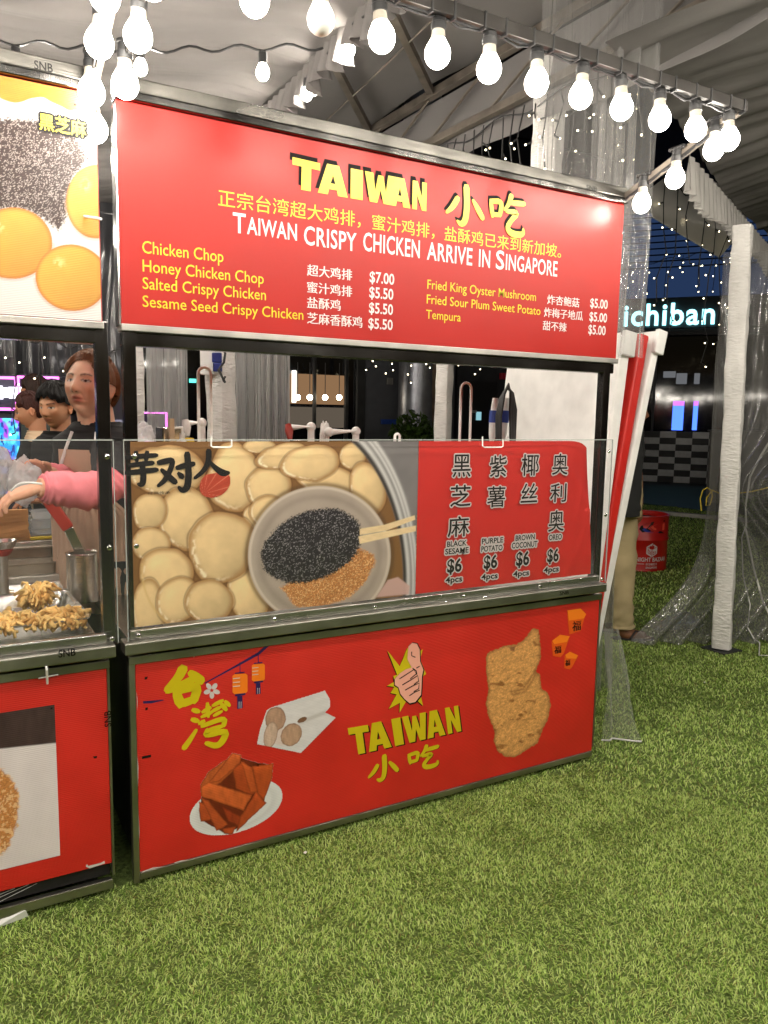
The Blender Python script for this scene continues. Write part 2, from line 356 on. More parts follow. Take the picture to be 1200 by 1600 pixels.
# turf blades: dense near the camera, sparser far away
def turf(name, x0, x1, y0, y1, dens, h, wd, keep, seed):
    r = np.random.default_rng(seed); n = int((x1 - x0) * (y1 - y0) * dens); x = r.uniform(x0, x1, n); y = r.uniform(y0, y1, n)
    k = keep(x, y); x = x[k]; y = y[k]; n = len(x)
    g1 = vn(x * 6 + 50, y * 6 + 50, 3); g2 = vn(x * 23 + 90, y * 23 + 9, 2); g3 = vn(x * 1.1 + 31, y * 1.1 + 77, 2)
    an = 2 * PI * (g1 * 1.6 + .5 * g2 + r.normal(0, .24, n)) + 1.1; H = h * r.uniform(.55, 1.15, n) * (0.8 + .4 * g2); ln = H * r.uniform(.8, 1.9, n)
    dx, dy = np.cos(an), np.sin(an); wx, wy = -dy * wd / 2, dx * wd / 2; tw = r.uniform(.6, 1.3, n); wx = wx * tw; wy = wy * tw
    V = np.zeros((n, 5, 3)); V[:, 0] = np.stack([x - wx, y - wy, np.zeros(n)], 1); V[:, 1] = np.stack([x + wx, y + wy, np.zeros(n)], 1)
    mx, my, mz = x + dx * ln * .35, y + dy * ln * .35, H * .7
    V[:, 2] = np.stack([mx + wx * .9, my + wy * .9, mz], 1); V[:, 3] = np.stack([mx - wx * .9, my - wy * .9, mz], 1)
    V[:, 4] = np.stack([x + dx * ln, y + dy * ln, H * r.uniform(.75, 1.0, n)], 1)
    i = np.arange(n)[:, None] * 5
    F_ = np.concatenate([i + [[0, 1, 2]], i + [[0, 2, 3]], i + [[3, 2, 4]]], 0)
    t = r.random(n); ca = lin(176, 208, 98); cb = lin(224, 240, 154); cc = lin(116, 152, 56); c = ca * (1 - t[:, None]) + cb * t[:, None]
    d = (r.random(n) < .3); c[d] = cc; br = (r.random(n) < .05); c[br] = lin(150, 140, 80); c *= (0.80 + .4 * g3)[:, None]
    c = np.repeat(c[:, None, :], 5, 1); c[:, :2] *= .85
    return V.reshape(-1, 3), F_, c.reshape(-1, 3)
def infront(lo, hi):
    def k(x, y):
        d = np.stack([x, y, np.zeros_like(x)], -1) - CAM; q = d @ ROT; dist = np.hypot(d[:, 0], d[:, 1]); px, py = proj(np.stack([x, y, np.zeros_like(x)], -1))
        return (q[:, 1] > .3) & (dist >= lo) & (dist < hi) & (px > -260) & (px < 1460) & (py < 1800) & ~((x > -2.2) & (x < 1.93) & (y > .03) & (y < .6)) & (((x - e0[0]) * nn[0] + (y - e0[1]) * nn[1]) < 0)
    return k
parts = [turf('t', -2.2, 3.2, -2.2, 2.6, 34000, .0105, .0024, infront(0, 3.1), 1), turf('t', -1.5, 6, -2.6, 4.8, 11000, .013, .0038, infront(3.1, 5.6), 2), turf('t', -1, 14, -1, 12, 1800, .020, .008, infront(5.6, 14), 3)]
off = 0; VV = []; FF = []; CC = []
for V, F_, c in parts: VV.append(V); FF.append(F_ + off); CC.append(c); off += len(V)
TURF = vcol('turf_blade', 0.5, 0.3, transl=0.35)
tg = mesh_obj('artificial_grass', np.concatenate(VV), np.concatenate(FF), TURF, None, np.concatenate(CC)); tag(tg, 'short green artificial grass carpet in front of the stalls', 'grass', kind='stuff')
# ------------------------------------------------------------------ tent: ceiling drape left, with ruffled edge
ZD = 3.08
ra, rb = atz(416, 176, ZD), atz(568, 22, ZD); rd = rb - ra; rl = np.linalg.norm(rd); rd /= rl; rn = np.array([-rd[1], rd[0], 0]); rn = rn if rn[0] < 0 else -rn
def drapeL(U, V):
    s = -3.2 + U * (rl + 5.2); t = V ** 1.3 * 9.0
    sc_ = s + .22 * np.sin(t * .9 + .6) + .10 * vn(s * .8, t * .8, 2)
    wv = .050 * (vn(sc_ * 8.5 + .9 * vn(s * 2, t * 1.2, 2), t * .55 + 3, 2) - .5) + .024 * (vn(sc_ * 21, t * .7 + 9, 2) - .5) + .11 * vn(s * 1.7, t * .5 + 7, 3)
    sag = -.13 * np.sin(PI * np.clip(t / 2.6, 0, 1)) ** 2 - .10 * np.sin(PI * np.clip((t - 2.6) / 3, 0, 1)) ** 2
    z = ZD + wv * np.clip(t * 3 + .35, 0, 1) + sag + .06 * vn(s * .7, t * .7, 2)
    return ra[0] + rd[0] * s + rn[0] * t, ra[1] + rd[1] * s + rn[1] * t, z
TL = empty('ceiling_drape', ra, 'pleated white cloth ceiling with a ruffled edge above the left stall', 'drape')
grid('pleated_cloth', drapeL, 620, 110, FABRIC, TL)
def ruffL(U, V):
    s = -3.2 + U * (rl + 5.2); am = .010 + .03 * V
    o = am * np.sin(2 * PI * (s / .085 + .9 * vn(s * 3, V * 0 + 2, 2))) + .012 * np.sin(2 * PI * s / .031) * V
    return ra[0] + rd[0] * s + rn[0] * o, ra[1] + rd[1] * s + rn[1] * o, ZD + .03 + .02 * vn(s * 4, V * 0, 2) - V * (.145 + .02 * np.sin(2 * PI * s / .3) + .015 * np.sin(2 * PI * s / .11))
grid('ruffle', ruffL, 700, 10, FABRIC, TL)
# outer roof membrane with its tubes
ZR = 3.55
RF = empty('tent_roof', atz(700, 100, ZR), 'grey white tent roof membrane on metal tubes beside the cloth ceiling', 'tent')
def roofm(U, V):
    x = -3 + U * 13; y = -4 + V * 13.5
    return x, y, ZR + .04 + .03 * vn(x * 1.5, y * 1.5, 3) + .05 * np.sin(x * 1.1 + y * .6)
c_a, c_b = atz(575, 208, ZR), atz(742, 108, ZR); cdv = c_b - c_a; cdv /= np.linalg.norm(cdv); cn = np.array([-cdv[1], cdv[0], 0]); cn = cn if cn @ (CAM - c_a) > 0 else -cn
def roofp(U, V):
    s = -6 + U * 14; t = V * 9 - .05; x = c_a[0] + cdv[0] * s + cn[0] * t; y = c_a[1] + cdv[1] * s + cn[1] * t
    return x, y, ZR + .045 + .05 * vn(x * 1.6, y * 1.6, 3) + .025 * np.sin(s * 2.1 + .5 * t)
grid('roof_membrane', roofp, 160, 100, ROOFM, RF)
def ontop(px, py): return atz(px, py, ZR)
MB().beam(c_a - cdv * 4, c_a + cdv * 7, .05, .05).build('truss_chord', BRONZE, RF)
for (p, q) in (((520, 95), (578, 206)), ((608, 8), (672, 142)), ((395, 150), (440, 230))):
    a, b = ontop(*p), ontop(*q); d = b - a; MB().beam(a - d * 3.5, b, .045, .045).build('purlin', BRONZE, RF)
wa, wb = ontop(505, 190), ontop(672, 30); MB().tube([wa - (wb - wa) * .5, (wa + wb) / 2 - [0, 0, .02], wb + (wb - wa) * 1.2], .006, 6).build('guy_wire', BRONZE, RF)
lo_a = c_a + [0, 0, -.30] - cdv * 4; lo_b = c_a + [0, 0, -.30] + cdv * 7
MB().beam(lo_a, lo_b, .045, .045).build('truss_chord', BRONZE, RF)
for k in range(-3, 9):
    p = c_a + cdv * (k * .62 + .2); q = p + cdv * .31
    MB().beam(p - [0, 0, .02], p - [0, 0, .29], .028, .028).build('truss_web', BRONZE, RF)
    MB().tube([p - [0, 0, .28], p + cdv * .6 - [0, 0, .02]], .009, 6).build('truss_brace', BRONZE, RF)
def gable(U, V):
    s = -4 + U * 11; x = c_a[0] + cdv[0] * s - cn[0] * .05; y = c_a[1] + cdv[1] * s - cn[1] * .05
    wv = .02 * np.sin(s * 9) * V + .012 * vn(s * 3, V * 2, 2)
    return x - cn[0] * wv, y - cn[1] * wv, ZR - .02 - V * (.44 + .02 * np.sin(s * 3.1))
grid('gable_cloth', gable, 160, 14, ROOFM, RF)
# wrapped tent posts
def wrapped_post(base, top, wd, label, group='cloth wrapped tent posts', seed=0):
    t = empty('tent_post', base, label, 'post', group); b = np.array(base, float); tp = np.array(top, float)
    def f(U, V):
        an = U * 2 * PI; sq = 1 / np.maximum(np.abs(np.cos(an)), np.abs(np.sin(an))) ** .75
        rr = wd / 2 * sq * (1 + .10 * (vn(np.cos(an) * 1.5 + seed, V * 22 + np.sin(an) * 2, 3) - .4) + .022 * np.sin(V * 95 + 5 * np.sin(an) + 6 * vn(V * 9 + seed, np.cos(an), 2)) + .05 * np.sin(V * 31 + 2 * np.cos(an) + seed))
        a0 = an + .52
        return b[0] + (tp - b)[0] * V + rr * np.cos(a0), b[1] + (tp - b)[1] * V + rr * np.sin(a0), b[2] + .02 + (tp - b)[2] * V
    grid('wrap', f, 49, 300, WRAP, t)
    MB().box(b[0] - wd * .8, b[0] + wd * .8, b[1] - wd * .8, b[1] + wd * .8, 0, .012).build('base_plate', BLACKP, t)
    return t
PR = atz(1127, 1016, 0); PRt = PR.copy(); PRt[2] = 2.60; PRt[0] -= .09
# ------------------------------------------------------------------ right-hand drape ceiling + valance
ZE = 2.98
va, vb = atz(1085, 258, ZE), atz(1168, 352, ZE); vd = vb - va; vl = np.linalg.norm(vd); vd /= vl; vnn = np.array([-vd[1], vd[0], 0]); vnn = vnn if vnn @ (CAM - va) > 0 else -vnn
DR = empty('ceiling_drape', va, 'gathered white cloth ceiling above the right tent post', 'drape')
def drapeR(U, V):
    s = -1.6 + U * 7.5; t = V * 5.0
    sc_ = s + .30 * t * np.exp(-t * .8) + .10 * vn(s * .9, t * .9, 2)
    wv = .040 * (vn(sc_ * 9 + 40, t * .5 + 3, 2) - .5) + .018 * (vn(sc_ * 24, t * .6, 2) - .5) + .12 * vn(s * 1.6, t * .6, 3)
    return va[0] + vd[0] * s + vnn[0] * t, va[1] + vd[1] * s + vnn[1] * t, ZE + wv + .20 * np.clip(t, 0, 2) ** .8 * .5 + .05 * vn(s * .8, t * .8, 2)
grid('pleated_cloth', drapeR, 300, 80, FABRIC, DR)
def valR(U, V):
    s = -.15 + U * 3.2; o = (.008 + .020 * V) * np.sin(2 * PI * (s / .11 + .8 * vn(s * 2, V * 0, 2))) + .006 * np.sin(2 * PI * s / .045) * V
    return va[0] + vd[0] * s + vnn[0] * o, va[1] + vd[1] * s + vnn[1] * o, ZE + .03 - V * (.22 + .03 * np.sin(s * 5))
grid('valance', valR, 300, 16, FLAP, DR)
# scalloped outer gable cloth behind the icicle lights
gp = [(1010, 300), (1060, 262), (1120, 285), (1172, 330), (1150, 372), (1125, 402), (1075, 372), (1022, 340)]
YG = 2.1
gq = [aty(x, y, YG) for x, y in gp]
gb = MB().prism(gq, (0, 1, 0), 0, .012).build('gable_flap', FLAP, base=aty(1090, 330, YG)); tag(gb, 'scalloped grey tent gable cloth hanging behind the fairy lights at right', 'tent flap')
# ------------------------------------------------------------------ clear plastic curtains
def curtain(a, b, z0, z1, label, m=PVC, folds=9, amp=.05, gather=1.0, zt=None, flare=0.0, seed=0, name='clear_curtain', group=None):
    a = np.array(a, float); b = np.array(b, float); d = b - a; L = math.hypot(d[0], d[1]); n = np.array([-d[1], d[0], 0]) / L
    def f(U, V):
        z = z0 + (z1 - z0) * V; sq = np.ones_like(V)
        if zt is not None: sq = 1 - (1 - gather) * np.exp(-((z - zt) / .42) ** 2)
        sq = sq * (1 + flare * (1 - V) ** 3)
        u = .5 + (U - .5) * sq
        ph = 2 * PI * folds * (U + .09 * vn(U * 4 + seed, V * 1.6 + seed, 2)); o = amp * (np.sin(ph) + .4 * np.sin(2.3 * ph + 1)) * (1 + .35 * (1 - V))
        o = o + .02 * vn(U * 14 + seed, V * 8, 3)
        return a[0] + d[0] * u + n[0] * o, a[1] + d[1] * u + n[1] * o, z + 0 * U
    o = grid(name, f, 150, 90, m, base=(a[0], a[1], z0)); tag(o, label, 'curtain', group); return o
cb = atz(966, 1086, 0)
# ------------------------------------------------------------------ clear curtains and posts in place
curtain(cb + [-.24, .12, 0], cb + [-.02, .10, 0], .015, 3.0, 'clear plastic curtain hanging beside the leaning boards at the stall\'s right end', folds=4, amp=.035, seed=3, flare=.55)
tp = atd(845, 120, 3.4); tq = atd(1035, 120, 3.4)
curtain([tp[0], tp[1], 0], [tq[0], tq[1], 0], 1.75, 3.3, 'wide wrinkled clear plastic sheet high behind the sign', folds=7, amp=.03, seed=8)
p3 = atd(857, 200, 4.3); wrapped_post((p3[0], p3[1], 0), (p3[0], p3[1], 3.4), .15, 'white cloth wrapped post rising above the middle of the red sign', seed=3)
p1 = atd(346, 640, 4.5); wrapped_post((p1[0], p1[1], 0), (p1[0], p1[1], 3.0), .13, 'cloth wrapped post with blue power sockets seen through the stall opening', seed=5)
p2 = atd(693, 640, 5.2); wrapped_post((p2[0], p2[1], 0), (p2[0], p2[1], 3.0), .095, 'slim white post left of the hanging looped wire in the opening', seed=7)
p0 = atd(209, 640, 4.4); wrapped_post((p0[0], p0[1], 0), (p0[0], p0[1], 3.0), .09, 'white post with small sockets at the left edge of the stall opening', seed=9)
wrapped_post(PR, PRt, .112, 'cloth wrapped tent post at right, tied with yellow string', seed=1)
# grey plastic wall gathered at the right post
def greysheet(U, V):
    z = .012 + V * 2.5; zt = 1.02
    sq = 1 - .62 * np.exp(-((z - zt) / .34) ** 2); w0 = .16 + .95 * np.clip(1 - z / .9, 0, 1) ** 1.6
    R = np.array([math.cos(-.42), math.sin(-.42)])
    u = -w0 * .42 * np.exp(-(z / .5) ** 2) + U * (1.05 * sq + .2 * np.clip(1 - z / .8, 0, 1))
    ph = 2 * PI * 7 * (U + .05 * vn(U * 4, V * 2, 2)); o = .045 * np.sin(ph) * (sq * .7 + .25) + .03 * vn(U * 9, V * 7, 3)
    return PR[0] - .02 + R[0] * u - R[1] * o, PR[1] + .14 + R[1] * u + R[0] * o, z
gs = grid('grey_plastic_sheet', greysheet, 130, 100, PVC_G, base=PR); tag(gs, 'grey see-through plastic tent wall gathered behind the right post', 'tent wall')
# plastic trailing on the turf by the right post
def trail(U, V):
    a = atz(1015, 992, 0); b = atz(1085, 975, 0); x = a[0] + (b - a)[0] * U; y = a[1] + (b - a)[1] * U
    d = np.sqrt(np.clip(U * 1.1, 0, 1)) * (V - .5) * .42
    return x + d * .5, y + d * .85, .03 + .028 * vn(U * 7, V * 7, 3) + .012 * np.cos((V - .5) * 2 * PI * .5)
tr = grid('plastic_flap', trail, 50, 40, PVC, base=atz(1050, 990, 0)); tag(tr, 'crumpled clear plastic flap lying on the turf left of the right post', 'plastic sheet')
def flapf(U, V):
    a, b = atd(936, 1092, 3.5), atd(994, 1090, 3.5); a[2] = b[2] = 0; n = np.array([.5, -.87]); x = a[0] + (b - a)[0] * U * (1 - .62 * V); y = a[1] + (b - a)[1] * U * (1 - .62 * V); o = .02 * np.sin(U * 9 + V * 2) + .03 * vn(U * 4, V * 4, 2)
    return x + n[0] * o, y + n[1] * o, .012 + V * .52
ff = grid('clear_curtain_hem', flapf, 40, 40, PVC, base=atz(965, 1088, 0)); tag(ff, 'loose lower end of clear plastic standing on the turf by the stall corner', 'plastic sheet')
hm = MB().tube([np.array([q[0], q[1], .014]) for q in [np.array([float(c[0]) for c in flapf(np.array([[u]]), np.array([[0.0]]))]).ravel() for u in np.linspace(0, 1, 14)]], .004, 6).build('hem', WRAP, ff, smooth=True)
# yellow tie string with bow
YEL = mat('yellow_string', lin(225, 195, 60), 0.6)
sb = MB(); zt = PR[2] + 1.02; rr = .085
def pp(px, py, off=0.0):
    q = atd(px, py, np.linalg.norm((PR - CAM)[:2]) * .985 - .09 + off); return q
sb.tube([pp(1112, 766), pp(1125, 771), pp(1150, 771), pp(1175, 768), pp(1200, 762), pp(1225, 757)], .0045, 6)
sb.tube([pp(1112, 767), pp(1105, 762), pp(1098, 766), pp(1094, 780), pp(1096, 798)], .004, 6)
sb.tube([pp(1112, 767), pp(1104, 778), pp(1103, 790), pp(1109, 789), pp(1113, 776), pp(1112, 767)], .004, 6)
tag(sb.build('yellow_string', YEL, base=pp(1112, 767), smooth=True), 'yellow string tied in a bow round the right tent post', 'string')
cw = MB(); WC = mat('white_cable', (0.75, 0.74, 0.70), 0.45)
cw.tube([pp(1215, 670, -.02), pp(1190, 710, -.02), pp(1172, 745, -.02), pp(1165, 790, -.02), pp(1166, 830, -.02), pp(1178, 890, -.02), pp(1192, 940, -.02), pp(1206, 968, -.02)], .0065, 8)
tag(cw.build('power_cable', WC, base=pp(1166, 800), smooth=True), 'thick white cable running down the grey plastic wall', 'cable')
cw = MB(); f1 = atz(1186, 1024, .01)
cw.tube([pp(1166, 820, -.03), pp(1159, 840, -.03), pp(1161, 900, -.03), pp(1172, 945, -.03), pp(1168, 980, -.03), pp(1178, 998, -.03), pp(1187, 1004, -.03), f1, f1 + [.05, -.03, 0]], .004, 8)
tag(cw.build('power_cable', WC, base=pp(1166, 830), smooth=True), 'thin white cable looping down to the turf behind the right post', 'cable')
# ------------------------------------------------------------------ kiosk
RED = mat('red_print', lin(158, 27, 20), 0.33, spec=0.32, var=0.05, vscale=5)
REDC = ribbed(mat('red_corrugated_plastic', lin(206, 40, 30), 0.38, var=0.13, vscale=4), 55, 0.35)
DARK = mat('dark_cabinet', (0.012, 0.011, 0.010), 0.6, var=0.3)
INK_Y = mat('yellow_ink', lin(206, 186, 22), 0.35); INK_W = mat('white_ink', lin(206, 198, 196), 0.4); INK_K = mat('black_ink', (0.006, 0.005, 0.005), 0.5, spec=0.25)
INK_N = mat('navy_ink', lin(44, 24, 84), 0.4); INK_O = mat('orange_ink', lin(246, 128, 28), 0.4); INK_P = mat('pink_ink', lin(238, 170, 150), 0.4); INK_OD = mat('deep_orange_ink', lin(226, 88, 22), 0.4)
INK_G = mat('grey_shadow_ink', (0.007, 0.004, 0.004), 0.6, spec=0.15)
PRINT = vcol('printed_vinyl', 0.30, 0.5); PRINTC = vcol('printed_corrugated', 0.38, 0.4)
ribbed(PRINTC, 55, 0.3)
ACRYL = sheet('clear_acrylic', (0.99, 0.99, 0.99), (0.9, 0.9, 0.9), 0.012, 0.02, 1.45)
AEDGE = mat('acrylic_edge', (0.40, 0.43, 0.41), 0.2, spec=0.6)
ZL, ZLB, ZG = .792, .756, 1.38
XS1 = 1.933
def screw(c, p):
    bm = bmesh.new(); bmesh.ops.create_uvsphere(bm, u_segments=12, v_segments=6, radius=1.0)
    for q in bm.verts: q.co = Vector((q.co.x * .0078 + c[0], c[1] + q.co.y * .004, c[2] + q.co.z * .0078))
    MB().bm(bm).build('screw', CHROME, p, smooth=True)
def kiosk(dx, label, ledge_r, gx0, gx1, pr=1.874, pz=.0445):
    k = empty('food_kiosk', (dx, 0, 0), label, 'food stall', 'steel food stalls side by side')
    X = lambda x: x + dx
    for x0 in (.004, pr):
        MB().box(X(x0), X(x0 + .036), 0.002, .04, ZL, 1.712, .004).build('post', STEEL_D, k)
    t = MB(); t.box(X(-.004), X(XS1 + .006), -.012, .05, 2.330, 2.368, .003).build('top_rail', RAIL, k)
    MB().box(X(-.003), X(XS1 + .005), -.016, .04, 2.307, 2.3295, .003).build('top_trim', bpy.data.materials['tent_tube'] if 0 else STEEL_D, k)
    sg = MB().box(X(0), X(XS1), 0, .06, 1.708, 2.306, .002).build('sign_board', RED, k)
    MB().box(X(-.002), X(XS1 + .002), -.012, .045, 1.688, 1.7075, .002).build('sign_trim', ALU, k)
    MB().box(X(.002), X(XS1 - .004), 0.004, .044, 1.648, 1.687, .004).build('cross_rail', STEEL_D, k)
    e = MB(); e.box(X(-.006), X(-.0005), -.003, .05, 1.70, 2.29, .001); e.build('sign_edge', CHROME, k)
    # counter
    MB().box(X(-.021), X(ledge_r), -.045, .024, ZLB, ZL, .004).build('counter_ledge', STEEL_W, k)
    MB().box(X(.0), X(ledge_r - .03), .0245, .60, .765, .790, .003).build('counter_deck', STEEL, k)
    MB().box(X(.0), X(ledge_r - .02), -.018, .004, ZL + .0005, ZL + .030, .003).build('guard_rail', STEEL, k)
    g = MB(); g.box(X(gx0), X(gx1), -.0265, -.0225, ZL + .001, ZG, .0008); go = g.build('acrylic_guard', ACRYL, k)
    eg = MB(); eg.box(X(gx0), X(gx1), -.0270, -.0220, ZG + .0002, ZG + .0032, 0).build('acrylic_edge', AEDGE, go)
    for x0 in (gx0 - .0022, gx1 + .0002): MB().box(X(x0), X(x0 + .002), -.0270, -.0220, ZL + .002, ZG + .003, 0).build('acrylic_edge', AEDGE, go)
    for z in (.807, 1.075, 1.335):
        for x in (.022, pr + .018): screw((X(x), -.0285, z), go)
    for x in (.45, .82, 1.19, 1.56): screw((X(x), -.0285, .8065), go)
    # cabinet
    MB().box(X(.02), X(1.916), .03, .55, .05, .7645, .003).build('cabinet', DARK, k)
    fr = MB()
    fr.box(X(-.002), X(.0165), .002, .03, .012, .738, .002); fr.box(X(1.9185), X(1.926), .002, .03, .06, .738, .002)
    fr.box(X(-.002), X(1.926), -.003, .03, .7125, .7385, .003); fr.box(X(.0170), X(1.918), .002, .03, .020, .0435, .002)
    fr.build('cabinet_frame', STEEL_W, k)
    lp = MB().box(X(.0172), X(1.918), .006, .028, pz, .712, .001).build('lower_panel', REDC, k)
    for x in (.08, 1.86):
        for y in (.1, .48): MB().lathe([(.028, 0), (.03, .006), (.03, .044), (.026, .05)], (X(x), y, 0), 14).build('foot', BLACKP, k, smooth=True)
    # awning arms and bar carrying the bulbs
    for x in (-.004, XS1 - .014):
        MB().beam((X(x + .009), -.012, 2.332), (X(x + .009), -.505, 2.505), .018, .030, bev=.002).build('awning_arm', BRONZE if x > 0 else BARM, k)
    MB().box(X(-.004), X(XS1 + .006), -.522, -.504, 2.492, 2.527, .002).build('awning_bar', BARM, k)
    return k, sg, lp, go
K, SIGN, LOWER, GUARD = kiosk(0, 'large red sign food stall in the middle with a price list in yellow letters', 1.906, -.034, 1.912)
DXL = -1.983
KL, SIGNL, LOWERL, GUARDL = kiosk(DXL, 'stall at the left edge with yellow dumplings on its sign and trays of fried food', 1.906 + .032, -.034, 1.975, 1.912, .100)
# -------- sign lettering (plane y = -0.0012)
YS = -.0012
def blockword(quads, pxl, pyb, pxr, pyt, m, Y, parent, dx=0, dz=0, shear=0.0):
    a = aty(pxl, pyb, Y); b = aty(pxr, pyt, Y); W = b[0] - a[0]; H = b[2] - a[2]; mb = MB()
    for i, poly in enumerate(quads):
        mb.add([(a[0] + (x + shear * y) * W + dx, Y - .00006 * i, a[2] + y * H + dz) for x, y in poly], [tuple(range(len(poly)))])
    return mesh_obj('lettering', mb.v, mb.f, m, parent)
def taiwan_polys(x):
    """heavy block letters T A I W A N; x = left/right of each"""
    P = []; T, A, I, W_, A2, N = x
    def mp(r, pts): return [(r[0] + (r[1] - r[0]) * u, v) for u, v in pts]
    P.append(mp(T, [(0, .76), (.0, 1.0), (1, .97), (1, .73), (.68, .74), (.66, 0), (.31, 0), (.33, .75)]))
    for r in (A, A2):
        P.append(mp(r, [(.0, 0), (.3, 1), (.5, 1), (.5, .66), (.42, .38), (.5, .38), (.5, .18), (.37, .18), (.33, 0)]))
        P.append(mp(r, [(1, 0), (.67, 0), (.63, .18), (.5, .18), (.5, .38), (.58, .38), (.5, .66), (.5, 1), (.7, 1)]))
    P.append(mp(I, [(0, 0), (0, 1), (1, 1), (1, 0)]))
    P.append(mp(W_, [(0, 1), (.26, 1), (.33, .42), (.42, .95), (.58, .95), (.67, .42), (.74, 1), (1, 1), (.84, 0), (.6, 0), (.5, .45), (.4, 0), (.16, 0)]))
    P.append(mp(N, [(0, 0), (0, 1), (.34, 1), (.67, .48), (.67, 1), (1, 1), (1, 0), (.68, 0), (.33, .52), (.33, 0)]))
    return P
TW = taiwan_polys([(0, .19), (.175, .39), (.41, .50), (.515, .755), (.70, .87), (.885, 1.0)])
for m, ddx, ddz, yy in ((INK_G, -.009, .013, YS), (INK_Y, 0, 0, YS - .0009)): blockword(TW, 457, 294, 667, 286, m, yy, SIGN, ddx, ddz)
S_XIAO = [[(.52, .98, .16), (.55, .5, .15), (.52, .12, .15), (.40, .02, .12), (.30, .10, .03)], [(.30, .66, .13), (.18, .42, .13), (.02, .26, .05)], [(.70, .68, .05), (.84, .48, .14), (.98, .26, .11)]]
S_CHI = [[(.04, .78, .08), (.10, .40, .11)], [(.06, .76, .09), (.36, .80, .12), (.30, .44, .09)], [(.10, .44, .09), (.32, .46, .08)],
         [(.60, .98, .13), (.54, .76, .1), (.42, .60, .04)], [(.52, .80, .06), (.74, .82, .12), (.98, .84, .10)], [(.48, .58, .07), (.82, .60, .13), (.62, .38, .10), (.50, .16, .12), (.66, .03, .15), (.98, .06, .12), (.97, .22, .03)]]
for st, b in ((S_XIAO, (696, 348, 757, 296)), (S_CHI, (763, 362, 821, 309))):
    brush(st, *b, INK_G, SIGN, YS, dx=-.008, dz=.010, grow=.001); brush(st, *b, INK_Y, SIGN, YS - .0015, grow=.002)
letter('正宗台湾超大鸡排，蜜汁鸡排，盐酥鸡已来到新加坡。', 341, 322.5, 880, 294.5, INK_Y, SIGN, YS, cap=False, bold=0, spread=.0011)
def capsline(segs, m):
    for s, l, b, r, t in segs: letter(s, l, b, r, t, m, SIGN, YS, off=.013, sp=1.05)
capsline([('T', 364, 362.5, 384, 332), ('AIWAN', 386, 365, 464, 339), ('CRISPY', 475, 381.5, 557, 353), ('CHICKEN', 567.5, 391, 656, 363), ('ARRIVE', 667, 405, 738, 378), ('IN', 748, 416, 765.5, 389.5), ('S', 774.5, 419.5, 787.5, 391), ('INGAPORE', 790, 421, 871, 397)], INK_W)
for s, l, b, r, t in (('Chicken Chop', 222.5, 395, 349, 376), ('Honey Chicken Chop', 223, 424, 412, 405.5), ('Salted Crispy Chicken', 223, 451, 415.5, 433), ('Sesame Seed Crispy Chicken', 223, 479, 474, 461.5),
                      ('Fried King Oyster Mushroom', 667.7, 451, 838, 436.7), ('Fried Sour Plum Sweet Potato', 666.7, 474, 845, 460), ('Tempura', 665.7, 497.5, 720, 483.8)):
    letter(s, l, b, r, t, INK_Y, SIGN, YS, off=.002)
for s, l, b, r, t in (('超大鸡排', 480, 430.5, 550, 412.5), ('蜜汁鸡排', 480, 457, 550, 439.5), ('盐酥鸡', 480, 481, 532, 463.5), ('芝麻香酥鸡', 480, 505.5, 566, 487.5),
                      ('炸杏鲍菇', 855, 475, 905, 460), ('炸梅子地瓜', 850, 495, 910.7, 480), ('甜不辣', 848, 515.5, 885, 500.7)):
    letter(s, l, b, r, t, INK_W, SIGN, YS, cap=False, bold=2, spread=.0006)
for s, l, b, r, t in (('$7.00', 577.5, 440.5, 616, 424), ('$5.50', 577, 464.5, 614.5, 448), ('$5.50', 576.5, 488.5, 614, 472.5), ('$5.50', 575.5, 512.5, 613.5, 497), ('$5.00', 922, 479.7, 949.3, 466), ('$5.00', 920.7, 501, 948.3, 487.3), ('$5.00', 919, 521.3, 946, 507.3)):
    letter(s, l, b, r, t, INK_W, SIGN, YS, off=.016)
letter('SNB', 916, 295.5, 933, 288.5, INK_K, K, -.0132, off=.01); letter('SNB', 874.5, 930, 888.5, 924.5, INK_K, K, -.0462, off=.01)
letter('SNB', 53.5, 107, 82.5, 94, INK_K, KL, -.0132, off=.012); letter('SNB', 91.5, 1027.5, 118.5, 1016.5, INK_K, KL, -.0462, off=.02)
v, f = glyphs('SNB', .01); a = aty(174, 1135, .001); hh = (aty(174, 1110, .001) - a)[2]; ww = v[:, 0].max()
mesh_obj('lettering', [(a[0] - q[1] / ww * hh, .0012, a[2] + q[0] / ww * hh) for q in v], f, INK_K, KL)
